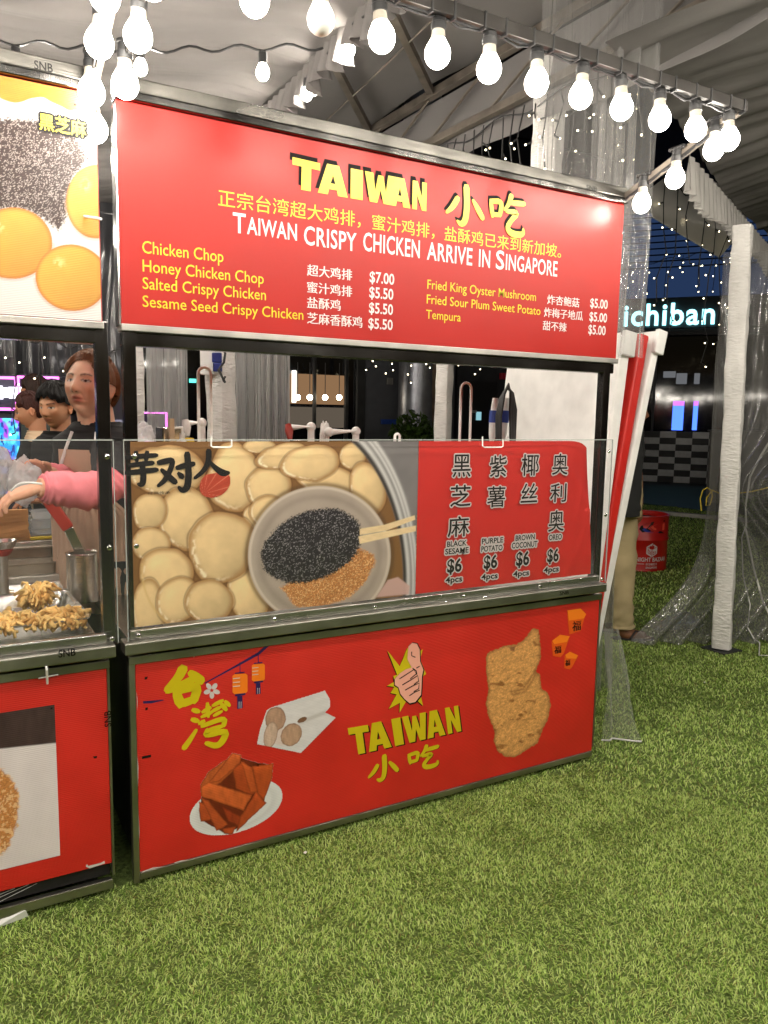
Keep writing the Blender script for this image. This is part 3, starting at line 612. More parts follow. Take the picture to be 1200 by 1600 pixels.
# -------- poster behind the acrylic
MOCHI = [(260, 735, 64, 40, 0), (367, 748, 42, 54, 0), (292, 809, 44, 49, 0), (234, 800, 26, 29, 0), (238, 850, 30, 27, 0), (403, 806, 24, 22, 0), (421, 762, 37, 33, -30), (405, 697, 28, 11, 0), (442, 712, 41, 20, -15), (510, 750, 50, 24, 12), (485, 723, 48, 28, -8),
         (551, 712, 21, 22, 0), (574, 763, 27, 44, -12), (388, 933, 32, 40, -25), (347, 854, 50, 58, 10), (260, 895, 43, 42, 0), (232, 955, 26, 50, 0), (277, 938, 33, 38, 20), (326, 940, 40, 33, -8), (420, 800, 30, 26, 0)]
def mochi_paint(PX, PY, X, Z):
    c = np.zeros(PX.shape + (3,)) + lin(120, 84, 46)
    for i, (cx, cy, rx, ry, a) in enumerate(MOCHI):
        wob = 1 + .13 * (vn(PX / 36 + i * 7, PY / 36, 2) - .5) * 2; d = ell(PX, PY, cx, cy, rx, ry, a) * wob
        base = lin(236, 204, 152) * (0.88 + .12 * hsh(np.array([i * 31]), np.array([i * 17]))[0]); rim = lin(150, 104, 54)
        lx = (PX - cx) / rx; ly = (PY - cy) / ry; sh = .80 + .30 * np.clip(-.45 * lx - .5 * ly + .3, -.8, .8) + .20 * (vn(PX / 16 + i, PY / 16, 4) - .5) - .10 * sstep(.45, .95, d)
        col = base * sh[..., None]; col = mixc(col, rim, .85 * sstep(.74, 1.03, d)); col = mixc(col, lin(244, 228, 196), .75 * np.exp(-((d - .84 - .06 * vn(PX / 9 + i, PY / 9, 2)) / .05) ** 2) * np.clip(-lx * .8 + ly * .5 - .05, 0, 1) * sstep(.36, .60, vn(PX / 5 + i, PY / 5, 2)) * 1.3)
        k = sstep(1.012, .985, d); c = mixc(c, col, k); c = mixc(c, lin(96, 62, 30), .6 * np.exp(-((d - 1.035) / .03) ** 2) * (d > 1.0))
    # steel tray at right
    tr = ell(PX, PY, 470, 905, 168, 260); tray = np.zeros_like(c) + lin(116, 112, 112); tray = tray * (.75 + .5 * vn(PX / 40 + PY / 160, PY / 60, 3))[..., None]
    for q, wv in ((1.0, .02), (1.045, .012), (1.075, .016)): tray = mixc(tray, lin(206, 204, 202), .8 * np.exp(-((tr - q) / wv) ** 2))
    tray = mixc(tray, lin(28, 24, 24), .9 * sstep(.03, .0, np.abs(tr - .965))); k = sstep(.94, .96, tr) * (PX > 540); c = mixc(c, tray, k)
    # bowl
    d = ell(PX, PY, 499, 868, 112, 109, -8); bowl = lin(164, 150, 138) * (.9 + .2 * vn(PX / 26, PY / 26, 4))[..., None]
    bowl = bowl * (1 - .18 * np.exp(-((d - .84) / .05) ** 2))[..., None]; bowl = mixc(bowl, lin(205, 192, 178), .7 * np.exp(-((d - .97) / .02) ** 2)); c = mixc(c, lin(84, 60, 36), .7 * np.exp(-((d - 1.02) / .035) ** 2)); c = mixc(c, bowl, sstep(1.005, .99, d))
    # sesame heaps
    r1 = hsh(PX * .85 + 40, PY * .85 + 60); r2 = vn(PX / 1.3, PY / 1.3, 1)
    gold = lin(178, 118, 66) * (.55 + .8 * r2)[..., None]; gold = mixc(gold, lin(236, 196, 140), (r1 > .82) * .7)
    gp_ = [(438, 918), (470, 900), (520, 880), (560, 856), (584, 866), (587, 880), (570, 912), (545, 935), (500, 951), (462, 949)]
    c = mixc(c, gold, sstep(-1.5, 2.5, dpoly(PX, PY, gp_) + 5 * (r2 - .5)))
    blk = lin(34, 30, 36) * (.30 + 1.1 * r2)[..., None]; blk = mixc(blk, lin(160, 156, 156), (r1 > .87) * .7); blk = blk * (1.15 - .3 * sstep(820, 915, PY))[..., None]
    dd = ell(PX, PY, 487, 853, 84, 55, -22) + .10 * (r2 - .5) + .05 * (vn(PX / 12, PY / 12, 2) - .5); c = mixc(c, blk, sstep(1.0, .95, dd))
    # chopsticks
    for p in ([(562, 826), (600, 820), (648, 805), (649, 812), (604, 829), (562, 836)], [(560, 838), (650, 821), (650, 830), (562, 850)]):
        dq = dpoly(PX, PY, p); c = mixc(c, lin(222, 196, 152) * (.9 + .2 * vn(PX / 9, PY / 3, 2))[..., None], sstep(-.6, .8, dq))
    # pink corner, tray arc lower left
    c = mixc(c, lin(196, 160, 152), sstep(0, 3, dpoly(PX, PY, [(585, 935), (605, 905), (622, 900), (642, 915), (640, 930)])) * .9)
    arc = ell(PX, PY, 330, 890, 108, 108); c = mixc(c, lin(206, 172, 112), .65 * np.exp(-((arc - 1) / .018) ** 2) * (PX < 280) * (PY > 880))
    return np.clip(c * 1.22, 0, .92), None
PB = .001
x_l = aty(206, 800, PB)[0]; x_m = aty(651.5, 800, PB)[0]; x_r = aty(927, 800, PB)[0]
printed('printed_poster', PB, x_l, x_m, ZL + .034, ZG - .004, .0021, mochi_paint, PRINT, K)
YP = PB - .0022
# red cloth banner, right edge curling
def redban(U, V):
    x = x_m + .0012 + (x_r - x_m) * U; z = ZL + .036 + (ZG - .004 - ZL - .036) * V
    q = np.clip((U - .78) / .22, 0, 1) ; cur = .055 * q ** 2 * np.clip(V - .15, 0, 1); rid = .010 * np.exp(-(((U - .80) + (V - .86) * .55) / .035) ** 2) + .006 * np.exp(-(((U - .92) - (V - .55) * .16) / .02) ** 2) + .008 * np.exp(-(((U - .93) + (.25 - V) * .35) / .03) ** 2)
    y = PB - .001 + .001 * vn(U * 5, V * 5, 2) - rid * .28 * (U > .6) + cur
    return x - .05 * q ** 2 * (1 - np.abs(V - .95)) * .25, y, z - .03 * q ** 3 * (V > .5) * V
BANR = mat('red_banner_cloth', lin(206, 40, 32), 0.5, spec=0.35, var=0.05, vscale=7, bump=(160, 0.08))
ban = grid('red_banner', redban, 90, 60, BANR, K)
def outlined(s, l, b, r, t, cap, offk=.0, spr=.0056):
    letter(s, l, b, r, t, INK_W, ban, YP - .0045, cap=cap, bold=10, spread=spr, off=offk)
    letter(s, l, b, r, t, INK_K, ban, YP - .0052, cap=cap, bold=4, spread=.0006, off=offk)
for s, l, b, r, t in (('黑', 707, 745.5, 735, 710.5), ('芝', 703.5, 792, 735, 758.5), ('麻', 699.5, 839.5, 732.5, 808), ('紫', 765, 745.5, 791, 712), ('薯', 761, 793, 788.5, 760.5), ('椰', 814.5, 743.5, 841, 710), ('丝', 813.5, 785.5, 839, 756), ('奥', 862.5, 742, 886.5, 709), ('利', 859.5, 785, 884, 756), ('奥', 856.5, 831, 880.5, 798)):
    outlined(s, l, b, r, t, False)
for s, l, b, r, t in (('BLACK', 698.5, 854.5, 729, 846.5), ('SESAME', 695.5, 866.3, 732, 858), ('PURPLE', 753, 850, 786, 842), ('POTATO', 752, 862.2, 785, 854), ('BROWN', 805.5, 845, 835.3, 837), ('COCONUT', 799.7, 857, 839.3, 848.6), ('OREO', 857.5, 844, 877.5, 836)):
    letter(s, l, b, r, t, INK_W, ban, YP - .0045, bold=10, spread=.0056, off=.02); letter(s, l, b, r, t, INK_K, ban, YP - .0052, off=.022)
for s, l, b, r, t in (('$6', 698.5, 894.5, 721, 874.8), ('$6', 755.7, 888.5, 776.5, 869), ('$6', 806.3, 883.8, 826.5, 863.5), ('$6', 854.8, 878, 872.5, 859), ('4pcs', 696, 911, 722, 902.3), ('4pcs', 752, 906, 777.5, 897.5), ('4pcs', 801.7, 901.2, 826.5, 892.9), ('4pcs', 849.5, 895, 873, 886.8)):
    letter(s, l, b, r, t, INK_W, ban, YP - .0045, bold=10, spread=.0054, off=.015); letter(s, l, b, r, t, INK_K, ban, YP - .0052, off=.026)
S_YU = [[(.04, .84, .07), (.5, .88, .10), (.98, .90, .07)], [(.34, .99, .10), (.36, .74, .08)], [(.68, .99, .10), (.64, .74, .07)], [(.14, .62, .07), (.5, .66, .09), (.86, .68, .08)], [(.02, .40, .08), (.5, .44, .11), (.98, .48, .08)], [(.52, .66, .1), (.56, .3, .12), (.52, .04, .12), (.38, .08, .03)]]
S_DUI = [[(.04, .76, .08), (.24, .80, .11), (.44, .84, .08), (.34, .54, .09), (.20, .30, .09), (.02, .16, .04)], [(.12, .58, .05), (.30, .40, .12), (.48, .24, .10)], [(.52, .62, .07), (.74, .68, .11), (.98, .72, .08)], [(.80, .99, .12), (.84, .5, .12), (.80, .08, .14), (.64, .02, .10), (.56, .12, .03)], [(.56, .48, .05), (.66, .38, .12)]]
S_REN = [[(.42, .98, .14), (.42, .62, .13), (.28, .28, .11), (.02, .04, .05)], [(.46, .58, .05), (.62, .36, .12), (.82, .18, .20), (.99, .20, .06)]]
for st, b in ((S_YU, (196, 761, 246, 706)), (S_DUI, (246, 769, 304, 708)), (S_REN, (303, 749, 358, 703))): brush(st, *b, INK_K, K, YP - .001, grow=.003)
def fan_paint(PX, PY, X, Z):
    d = ell(PX, PY, 336, 756, 26, 20, -32); rad = np.sin(np.arctan2(PY - 772, PX - 318) * 17); c = lin(196, 74, 52) * (.9 + .06 * rad + .2 * (vn(PX / 5, PY / 5, 2) - .5))[..., None]
    c = mixc(c, lin(226, 150, 120), .7 * sstep(.95, .99, rad)); return c, (d < 1) & (PY > 742 - (PX - 320) * .2)
a, b = aty(305, 785, YP), aty(365, 730, YP); printed('printed_fan', YP - .0005, a[0], b[0], a[2], b[2], .0016, fan_paint, PRINT, K)
letter('经典传承', 231, 773, 266, 768.5, INK_K, K, YP - .001, cap=False)
# white wire hooks hung over the acrylic top
WIRE = mat('white_wire', (0.8, 0.8, 0.78), 0.35)
for px in (346, 770):
    h = MB(); p = [aty(px - 16, 682, -.03), aty(px - 16, 697, -.032), aty(px - 13, 699, -.032), aty(px + 13, 699, -.032), aty(px + 16, 697, -.032), aty(px + 16, 690, -.032), aty(px + 16, 687, -.02)]
    h.tube(p, .0026, 6); tag(h.build('wire_hook', WIRE, base=p[0], smooth=True), 'white wire hook clipped over the acrylic above the %s' % ('dumpling picture' if px < 500 else 'red banner'), 'hook', 'wire hooks on the acrylic')
# -------- lower panel art
YLp = .0048
S_TAI = [[(.48, .99, .15), (.36, .78, .13), (.04, .52, .06)], [(.06, .50, .07), (.5, .60, .10), (.86, .74, .09)], [(.66, .86, .05), (.80, .74, .13), (.96, .60, .12)], [(.28, .46, .10), (.40, .10, .15)], [(.32, .46, .09), (.88, .52, .14), (.74, .14, .12)], [(.42, .12, .11), (.74, .18, .09)]]
S_WAN = [[(.22, .90, .06), (.34, .84, .055)], [(.20, .70, .06), (.32, .64, .055)], [(.28, .46, .03), (.14, .26, .07), (.02, .12, .08)], [(.42, .82, .04), (.58, .88, .05)], [(.52, .98, .05), (.54, .70, .045)], [(.40, .72, .04), (.62, .78, .04)],
         [(.64, .92, .04), (.84, .99, .05)], [(.62, .80, .035), (.80, .86, .04)], [(.66, .70, .035), (.82, .76, .035)], [(.82, .92, .05), (.92, .78, .05)], [(.90, .96, .04), (.99, .86, .045)], [(.44, .62, .05), (.34, .58, .03)], [(.40, .52, .05), (.90, .62, .075), (.86, .44, .06)], [(.50, .40, .06), (.86, .44, .05)], [(.52, .42, .06), (.44, .28, .05), (.94, .34, .10), (.84, .10, .11), (.70, .02, .09), (.48, .14, .05)]]
for st, b, g in ((S_TAI, (258, 1112, 317, 1039), .004), (S_WAN, (286, 1178, 359, 1092), .0022)): brush(st, *b, INK_Y, LOWER, YLp, grow=g * 1.6)
def lp_(x, y): return (190 + x / 3.243, 980 + y / 3.243)
fl = MB()
cx, cy = lp_(457, 320)
for k in range(5):
    an = 2 * PI * k / 5 + .3; c = np.array([cx + 7.6 * math.cos(an), cy + 7.6 * math.sin(an)]); ux = np.array([math.cos(an), math.sin(an)]); uy = np.array([-ux[1], ux[0]])
    pts = [tuple(c + ux * 5.6 * math.cos(t) + uy * 3.7 * math.sin(t)) for t in np.linspace(0, 2 * PI, 14)[:-1]]; fl.add([aty(x, y, YLp) for x, y in pts], [tuple(range(13))])
mesh_obj('printed_flower', fl.v, fl.f, INK_W, LOWER)
flatpoly('printed_line', [lp_(*q) for q in ((420, 282), (600, 180), (690, 128), (738, 86), (762, 82), (700, 138), (604, 190), (424, 286))], INK_N, LOWER, YLp)
flatpoly('printed_line', [lp_(*q) for q in ((108, 375), (212, 367), (214, 371), (150, 386), (110, 387))], INK_N, LOWER, YLp)
for cx, cy, s in ((600, 285, 1.0), (693, 228, .87)):
    def q(pts): return [lp_(cx + x * s, cy + y * s) for x, y in pts]
    flatpoly('printed_lantern', q([(-38, -38), (-28, -46), (28, -50), (38, -42), (38, 40), (30, 48), (-28, 54), (-38, 46)]), INK_O, LOWER, YLp)
    for pts in ([(-26, -48), (24, -54), (24, -60), (-26, -54)], [(-26, 56), (28, 48), (28, 58), (-24, 66)], [(-14, 64), (12, 62), (14, 124), (-14, 130)], [(-2, -56), (2, -56), (2, -108), (-2, -106)]): flatpoly('printed_lantern_trim', q(pts), INK_N, LOWER, YLp - .0004)
    for yy in (-26, -6, 14): flatpoly('printed_lantern_line', q([(-36, yy), (0, yy - 4), (0, yy), (-36, yy + 4)]), INK_W, LOWER, YLp - .0004)
    for xx in (-6, 4): flatpoly('printed_lantern_line', q([(xx, 92), (xx + 3, 92), (xx + 2, 126), (xx, 127)]), INK_W, LOWER, YLp - .0008)
def plate_paint(PX, PY, X, Z):
    x = (PX - 190) * 3.243; y = (PY - 980) * 3.243; d = ell(x, y, 580, 912, 246, 126, -19); c = np.zeros(PX.shape + (3,)) + lin(222, 222, 222); c = c * (1 - .10 * sstep(.72, .8, d) * sstep(.95, .8, d))[..., None]; m = d < 1
    for i, (p, col) in enumerate([([(402, 870), (430, 770), (560, 652), (615, 665), (760, 700), (725, 880), (600, 1015), (520, 1045), (402, 975)], (128, 48, 22)), ([(660, 705), (770, 688), (765, 760), (720, 880), (690, 840)], (168, 72, 30)), ([(440, 730), (560, 650), (600, 700), (500, 790), (400, 850), (400, 800)], (176, 86, 40)), ([(560, 720), (620, 680), (690, 830), (660, 850), (580, 820)], (160, 66, 28)), ([(390, 880), (400, 985), (450, 980), (470, 930)], (166, 70, 32)), ([(400, 860), (440, 880), (540, 1000), (480, 1036)], (172, 76, 36)),
                                 ([(510, 910), (610, 960), (600, 1010), (540, 985)], (140, 52, 24)), ([(510, 1020), (580, 1010), (560, 1050), (520, 1046)], (160, 66, 30)), ([(600, 960), (680, 835), (735, 890), (580, 1040)], (170, 72, 32)), ([(560, 635), (610, 645), (600, 690), (500, 780), (440, 790)], (182, 86, 40)), ([(605, 680), (660, 710), (690, 835), (650, 840)], (178, 80, 36)), ([(400, 810), (440, 785), (660, 850), (620, 930), (402, 858)], (190, 90, 42))]):
        q = dpoly(x, y, p) + 8 * (vn(x / 30 + i * 9, y / 30, 3) - .5); cc = lin(*col) * (.8 + .45 * vn(x / 16 + i * 3, y / 40, 4))[..., None]; cc = mixc(np.clip(cc * (1.35 if i else .8), 0, 1), lin(84, 26, 10), .55 * sstep(10, 0, q)); cc = cc * (1.12 - .3 * sstep(0, 60, (y - min(b for a, b in p))))[..., None]
        k = sstep(-1.5, 1.5, q); c = mixc(c, cc, k); m = m | (q > 0)
    return c, m
def area(fn, x0, y0, x1, y1, step, name):
    a = aty(x0, y1, YLp); b = aty(x1, y0, YLp); c = aty(x0, y0, YLp); d = aty(x1, y1, YLp)
    printed(name, YLp, min(a[0], c[0]), max(b[0], d[0]), min(a[2], d[2]), max(b[2], c[2]), step, fn, PRINTC, LOWER)
area(plate_paint, 290, 1165, 445, 1312, .0018, 'printed_fried_strips')
def wrap_paint(PX, PY, X, Z):
    x = (PX - 190) * 3.243; y = (PY - 980) * 3.243; w1 = dpoly(x, y, [(685, 593), (700, 520), (735, 420), (760, 405), (1030, 320), (1056, 365), (1058, 402), (1032, 432), (1085, 458), (908, 638)]); c = np.zeros(PX.shape + (3,)) + lin(216, 212, 212)
    c = c * (.9 + .16 * vn(x / 40, y / 14, 3))[..., None]; c = mixc(c, lin(178, 170, 166), .6 * np.exp(-(dpoly(x, y, [(900, 480), (1030, 430), (1032, 434), (902, 486)]) / 8) ** 2)); c = mixc(c, lin(214, 186, 172), .6 * sstep(0, 20, dpoly(x, y, [(700, 590), (735, 520), (820, 500), (900, 580), (820, 610)])))
    for p, col in (((780, 465, 52, 62, 10), (176, 140, 116)), ((860, 545, 50, 62, 35), (182, 146, 120)), ((755, 545, 34, 70, 12), (196, 168, 148)), ((915, 470, 26, 12, -25), (120, 84, 60))):
        d = ell(x, y, *p) + .12 * (vn(x / 12, y / 12, 3) - .5); cc = lin(*col) * (.75 + .5 * vn(x / 10, y / 26, 3))[..., None]; cc = mixc(cc, lin(104, 70, 52), .6 * sstep(.8, 1, d)); c = mixc(c, cc, sstep(1.02, .96, d))
    return c, w1 > 0
area(wrap_paint, 398, 1075, 528, 1182, .0018, 'printed_wrap')
def lq(x, y): return (520 + x / 2.727, 920 + y / 2.727)
def cutlet_paint(PX, PY, X, Z):
    x = (PX - 520) * 2.727; y = (PY - 920) * 2.727
    d = dpoly(x, y, [(654, 278), (690, 258), (735, 241), (785, 236), (825, 205), (850, 168), (878, 172), (884, 225), (888, 300), (865, 350), (885, 370), (890, 425), (918, 445), (930, 490), (915, 560), (890, 610), (874, 660), (820, 690), (780, 718), (735, 716), (700, 690), (684, 650), (690, 610), (660, 540), (652, 490), (662, 430), (652, 350)])
    n1 = vn(x / 26, y / 26, 5); n2 = vn(x / 8 + 5, y / 8, 3); gx = np.gradient(n1 * 1.0 + n2 * .35, axis=1); gy = np.gradient(n1 + n2 * .35, axis=0); sh = np.clip(.92 + (-gx * 2.2 + gy * 2.6) * .8, .45, 1.4)
    c = lin(228, 166, 98) * (sh * (.72 + .4 * n2) * (.82 + .34 * hsh(x * .9 + 40, y * .9 + 40)) * (.8 + .4 * vn(x / 4, y / 4, 2)))[..., None]; c = mixc(c, lin(120, 66, 30), .7 * sstep(.62, .78, vn(x / 40 + 9, y / 24, 4))); fold = dpoly(x, y, [(760, 440), (812, 428), (862, 350), (868, 356), (822, 436), (770, 452)]); c = mixc(c, lin(96, 50, 22), .45 * np.exp(-(np.minimum(np.abs(fold + 8 * (n2 - .5)), 30) / 6) ** 2)); c = mixc(c, lin(120, 66, 34), .55 * sstep(16, 0, d))
    c = mixc(c, lin(96, 44, 40), .7 * sstep(0, 8, dpoly(x, y, [(745, 245), (785, 240), (775, 270), (755, 268)]))); return c, d + 9 * (n2 - .5) > 0
area(cutlet_paint, 752, 975, 868, 1190, .0017, 'printed_cutlet')
TW2 = taiwan_polys([(0, .17), (.145, .345), (.375, .455), (.47, .69), (.675, .845), (.87, 1.0)])
for m, yy, ddx, ddz in ((INK_K, YLp, .006, -.004), (INK_Y, YLp - .0006, 0, 0)): blockword(TW2, *lq(82, 712), *lq(551, 493), m, yy, LOWER, ddx, ddz, shear=-.04)
for st, b in ((S_XIAO, (*lq(150, 832), *lq(280, 696))), (S_CHI, (*lq(316, 786), *lq(452, 655)))): brush(st, *b, INK_K, LOWER, YLp, dx=.004, dz=-.003, grow=.001); brush(st, *b, INK_Y, LOWER, YLp - .0008, grow=.003)
BUR = [(232, 262), (285, 330), (300, 296), (318, 250), (332, 300), (384, 256), (372, 300), (398, 362), (376, 380), (372, 440), (384, 498), (352, 470), (318, 470), (284, 528), (286, 486), (238, 512), (272, 450), (246, 444), (262, 418), (230, 414), (262, 396), (258, 372), (274, 366)]
flatpoly('printed_burst', [lq(x - 3, y + 3) for x, y in BUR], INK_K, LOWER, YLp); flatpoly('printed_burst', [lq(*q) for q in BUR], INK_Y, LOWER, YLp - .0006)
HAND = [(318, 300), (322, 246), (338, 230), (358, 234), (370, 258), (372, 310), (386, 345), (380, 372), (378, 420), (376, 452), (352, 482), (328, 488), (306, 470), (288, 448), (280, 420), (264, 410), (264, 384), (284, 362), (310, 344), (336, 336)]
cxh = np.mean([q[0] for q in HAND]); cyh = np.mean([q[1] for q in HAND])
flatpoly('printed_thumb', [lq(cxh + (x - cxh) * 1.07 + 1, cyh + (y - cyh) * 1.035 + 2) for x, y in HAND], INK_K, LOWER, YLp - .0012); flatpoly('printed_thumb', [lq(*q) for q in HAND], INK_P, LOWER, YLp - .0018)
for l in ([(284, 384), (312, 366), (346, 344), (356, 362), (330, 384)], [(296, 410), (330, 390), (362, 370), (366, 394), (346, 408)], [(308, 432), (340, 414), (368, 402), (366, 426), (345, 438)], [(326, 456), (350, 440), (370, 432)], [(336, 268), (336, 285), (352, 292)], [(356, 338), (370, 330)], [(340, 338), (356, 350), (358, 366)]):
    L = [np.array(lq(*q)) for q in l]; pts = []
    for i in range(len(L)):
        t = L[min(i + 1, len(L) - 1)] - L[max(i - 1, 0)]; t /= np.linalg.norm(t); pts.append((L[i], np.array([-t[1], t[0]]) * .75))
    flatpoly('printed_thumb_line', [tuple(a + b) for a, b in pts] + [tuple(a - b) for a, b in pts[::-1]], INK_K, LOWER, YLp - .0024)
for top, side, ch, fb in (([(1000, 92), (1056, 84), (1080, 108), (1070, 126), (1006, 136)], [(998, 96), (1006, 136), (1070, 126), (1076, 112), (1056, 180), (1008, 194)], None, (1020, 182, 1056, 140)), ([(934, 222), (968, 196), (1010, 202), (998, 226), (944, 236)], [(932, 224), (944, 236), (998, 226), (1008, 208), (984, 276), (970, 292), (938, 286)], None, (944, 278, 972, 246)), ([(990, 282), (1010, 268), (1046, 284), (1036, 298), (996, 296)], [(988, 284), (996, 296), (1036, 298), (1044, 290), (1018, 336), (1008, 344), (986, 338)], None, (990, 330, 1010, 304))):
    flatpoly('printed_sky_lantern', [lq(*q) for q in side], INK_OD, LOWER, YLp); flatpoly('printed_sky_lantern', [lq(*q) for q in top], INK_O, LOWER, YLp - .0004)
    l, b = lq(fb[0], fb[1]); r, t = lq(fb[2], fb[3]); letter('福', l, b, r, t, INK_K, LOWER, YLp - .0009, cap=False, bold=2, spread=.0012)
# wear: chips and marks along the panel edges
for p in ([(215.0, 1180), (216.3, 1200), (215.6, 1230), (214.6, 1205)], [(216.2, 1262), (218, 1300), (217.2, 1318), (216.6, 1290)], [(213.4, 1080), (215, 1096), (214.4, 1112)], [(272, 1348), (282, 1344.5), (302, 1342), (304, 1343.5), (290, 1346), (274, 1350.5)], [(221, 1362), (240, 1355), (256, 1354), (250, 1357), (223, 1365)], [(302, 1022), (304.5, 1022), (303, 1028)]): flatpoly('panel_chip', p, INK_W, LOWER, YLp)
for p in ([(226, 1058), (231, 1057), (230, 1061), (226, 1062)], [(227, 1106), (231, 1105), (231, 1109), (227, 1110)], [(222, 1182), (236, 1179), (236, 1183), (222, 1186)], [(401, 1194), (405, 1194), (404, 1198), (401, 1197)]): flatpoly('panel_mark', p, INK_K, LOWER, YLp)
# -------- left stall prints
def yel_paint(PX, PY, X, Z):
    c = np.zeros(PX.shape + (3,)) + lin(228, 224, 222); top = 150 + 8 * np.sin(PX / 14) + 6 * vn(PX / 20, PY * 0, 2); c = mixc(c, lin(226, 140, 44) * (.85 + .3 * vn(PX / 30, PY / 8, 3))[..., None], sstep(top, top - 2, PY + (PX - 0) * -.12)); r1 = hsh(PX * .8, PY * .8); r2 = vn(PX / 1.6, PY / 1.6, 2)
    hp = dpoly(PX, PY, [(-60, 190), (10, 185), (60, 188), (110, 198), (130, 230), (138, 245), (112, 285), (104, 340), (92, 362), (74, 345), (40, 330), (-60, 325)]); blk = lin(58, 38, 34) * (.4 + 1.3 * r2)[..., None]; blk = mixc(blk, lin(196, 182, 176), ((r1 + .35 * vn(PX / 24, PY / 8, 2)) > .98) * .8); c = mixc(c, blk, sstep(-3, 4, hp + 16 * (r2 - .5)))
    for i, (cx, cy, rx, ry, a) in enumerate([(150, 315, 47, 58, 0), (20, 380, 62, 56, 0), (112, 434, 57, 52, 12), (-90, 360, 60, 60, 0), (-20, 470, 0.1, 0.1, 0)]):
        d = ell(PX, PY, cx, cy, rx, ry, a); lx, ly = (PX - cx) / max(rx, 1), (PY - cy) / max(ry, 1); col = lin(226, 166, 66) * (1.0 - .25 * np.clip(lx * .5 + ly * .6, -.5, 1))[..., None] * (.93 + .14 * vn(PX / 22 + i, PY / 22, 3))[..., None]; col = mixc(col, lin(196, 110, 40), .8 * sstep(.86, 1.0, d)); col = mixc(col, lin(250, 226, 150), .8 * np.exp(-(((lx + .35) ** 2 + (ly + .45) ** 2) / .02)) * sstep(.4, .6, vn(PX / 5, PY / 5, 2)))
        c = mixc(c, col, sstep(1.01, .985, d)); c = mixc(c, lin(196, 160, 130), .5 * np.exp(-((d - 1.03) / .03) ** 2) * (d > 1) * (ly > 0))
    return c * .66, None
PRINTR = ribbed(vcol('printed_sign_corrugated', 0.35, 0.45), 70, 0.25)
printed('printed_sign', -.0012, DXL + .9, DXL + 1.930, 1.710, 2.304, .0021, yel_paint, PRINTR, SIGNL)
for m, bd, sp_, yy in ((INK_K, 10, .0062, -.0024), (INK_Y, 3, .0010, -.0036)): letter('黑芝麻', 62, 202, 134, 176, m, SIGNL, yy, cap=False, bold=bd, spread=sp_)
flatpoly('panel_hole', [(115.5, 161.5), (119, 162), (119, 165.5), (115.5, 165)], INK_K, SIGNL, -.0016)
def crumb_paint(PX, PY, X, Z):
    c = np.zeros(PX.shape + (3,)) + lin(222, 212, 212); c = c * (.92 + .1 * vn(PX / 30, PY / 30, 3))[..., None]; yb = 1170 - (PX - 0) * .105
    dk_ = lin(64, 48, 46) * (.5 + 1.0 * vn(PX / 16 + 3, PY / 40, 3))[..., None]; c = mixc(c, dk_, sstep(yb + 1.5, yb - 1.5, PY)); n2 = vn(PX / 4, PY / 4, 3); n1 = vn(PX / 1.8 + 8, PY / 1.8, 2)
    d = dpoly(PX, PY, [(-60, 1190), (5, 1202), (22, 1222), (30, 1240), (27, 1290), (14, 1325), (-5, 1340), (-60, 1350)]); cr = lin(196, 130, 72) * (.5 + .9 * n1)[..., None]; cr = mixc(cr, lin(238, 200, 152), (n2 > .58) * .7); c = mixc(c, cr, sstep(-2, 3, d + 10 * (n2 - .5)))
    return c, None
if True:
    r_ = random.Random(4)
    for i in range(7):
        x0 = DXL + 1.20 + i * .065; MB().beam((x0, .026, .052), (x0 + r_.uniform(.10, .22), .026, .052 + r_.uniform(.03, .05)), .0015, .0012).build('wrap_film', WHITEP, KL)
    MB().box(DXL + .0170, DXL + 1.918, -.004, .0015, .022, .052, .002).build('bottom_rail', STEEL_W, KL)
a = aty(94, 1336, YLp); b = aty(84, 1101, YLp); printed('printed_picture', YLp, DXL + 1.2, a[0], a[2] - .001, b[2], .0021, crumb_paint, PRINTC, LOWERL)
for p in ([(145, 1182), (152, 1181), (151, 1185), (147, 1185)], [(79, 1106), (82, 1105), (82, 1108), (79, 1108)]): flatpoly('panel_mark', p, INK_K, LOWERL, YLp - .0006)
flatpoly('panel_chip', [(134, 1354), (136, 1350), (138, 1353), (158, 1348), (163, 1345), (164, 1349), (140, 1357)], INK_W, LOWERL, YLp - .0004)
h = MB(); h.tube([aty(72, 1041, -.047), aty(73, 1046, -.05), aty(74, 1068, -.012)], .0032, 8); h.tube([aty(60, 1060, -.008), aty(91, 1054, -.008)], .002, 6); h.build('latch', WIRE, KL, smooth=True)
# hook poking from the left sign board
h = MB(); h.tube([aty(132, 338, -.005), aty(146, 340, -.04), aty(158, 342, -.07)], .0035, 8); h.build('sign_hook', WIRE, KL, smooth=True)
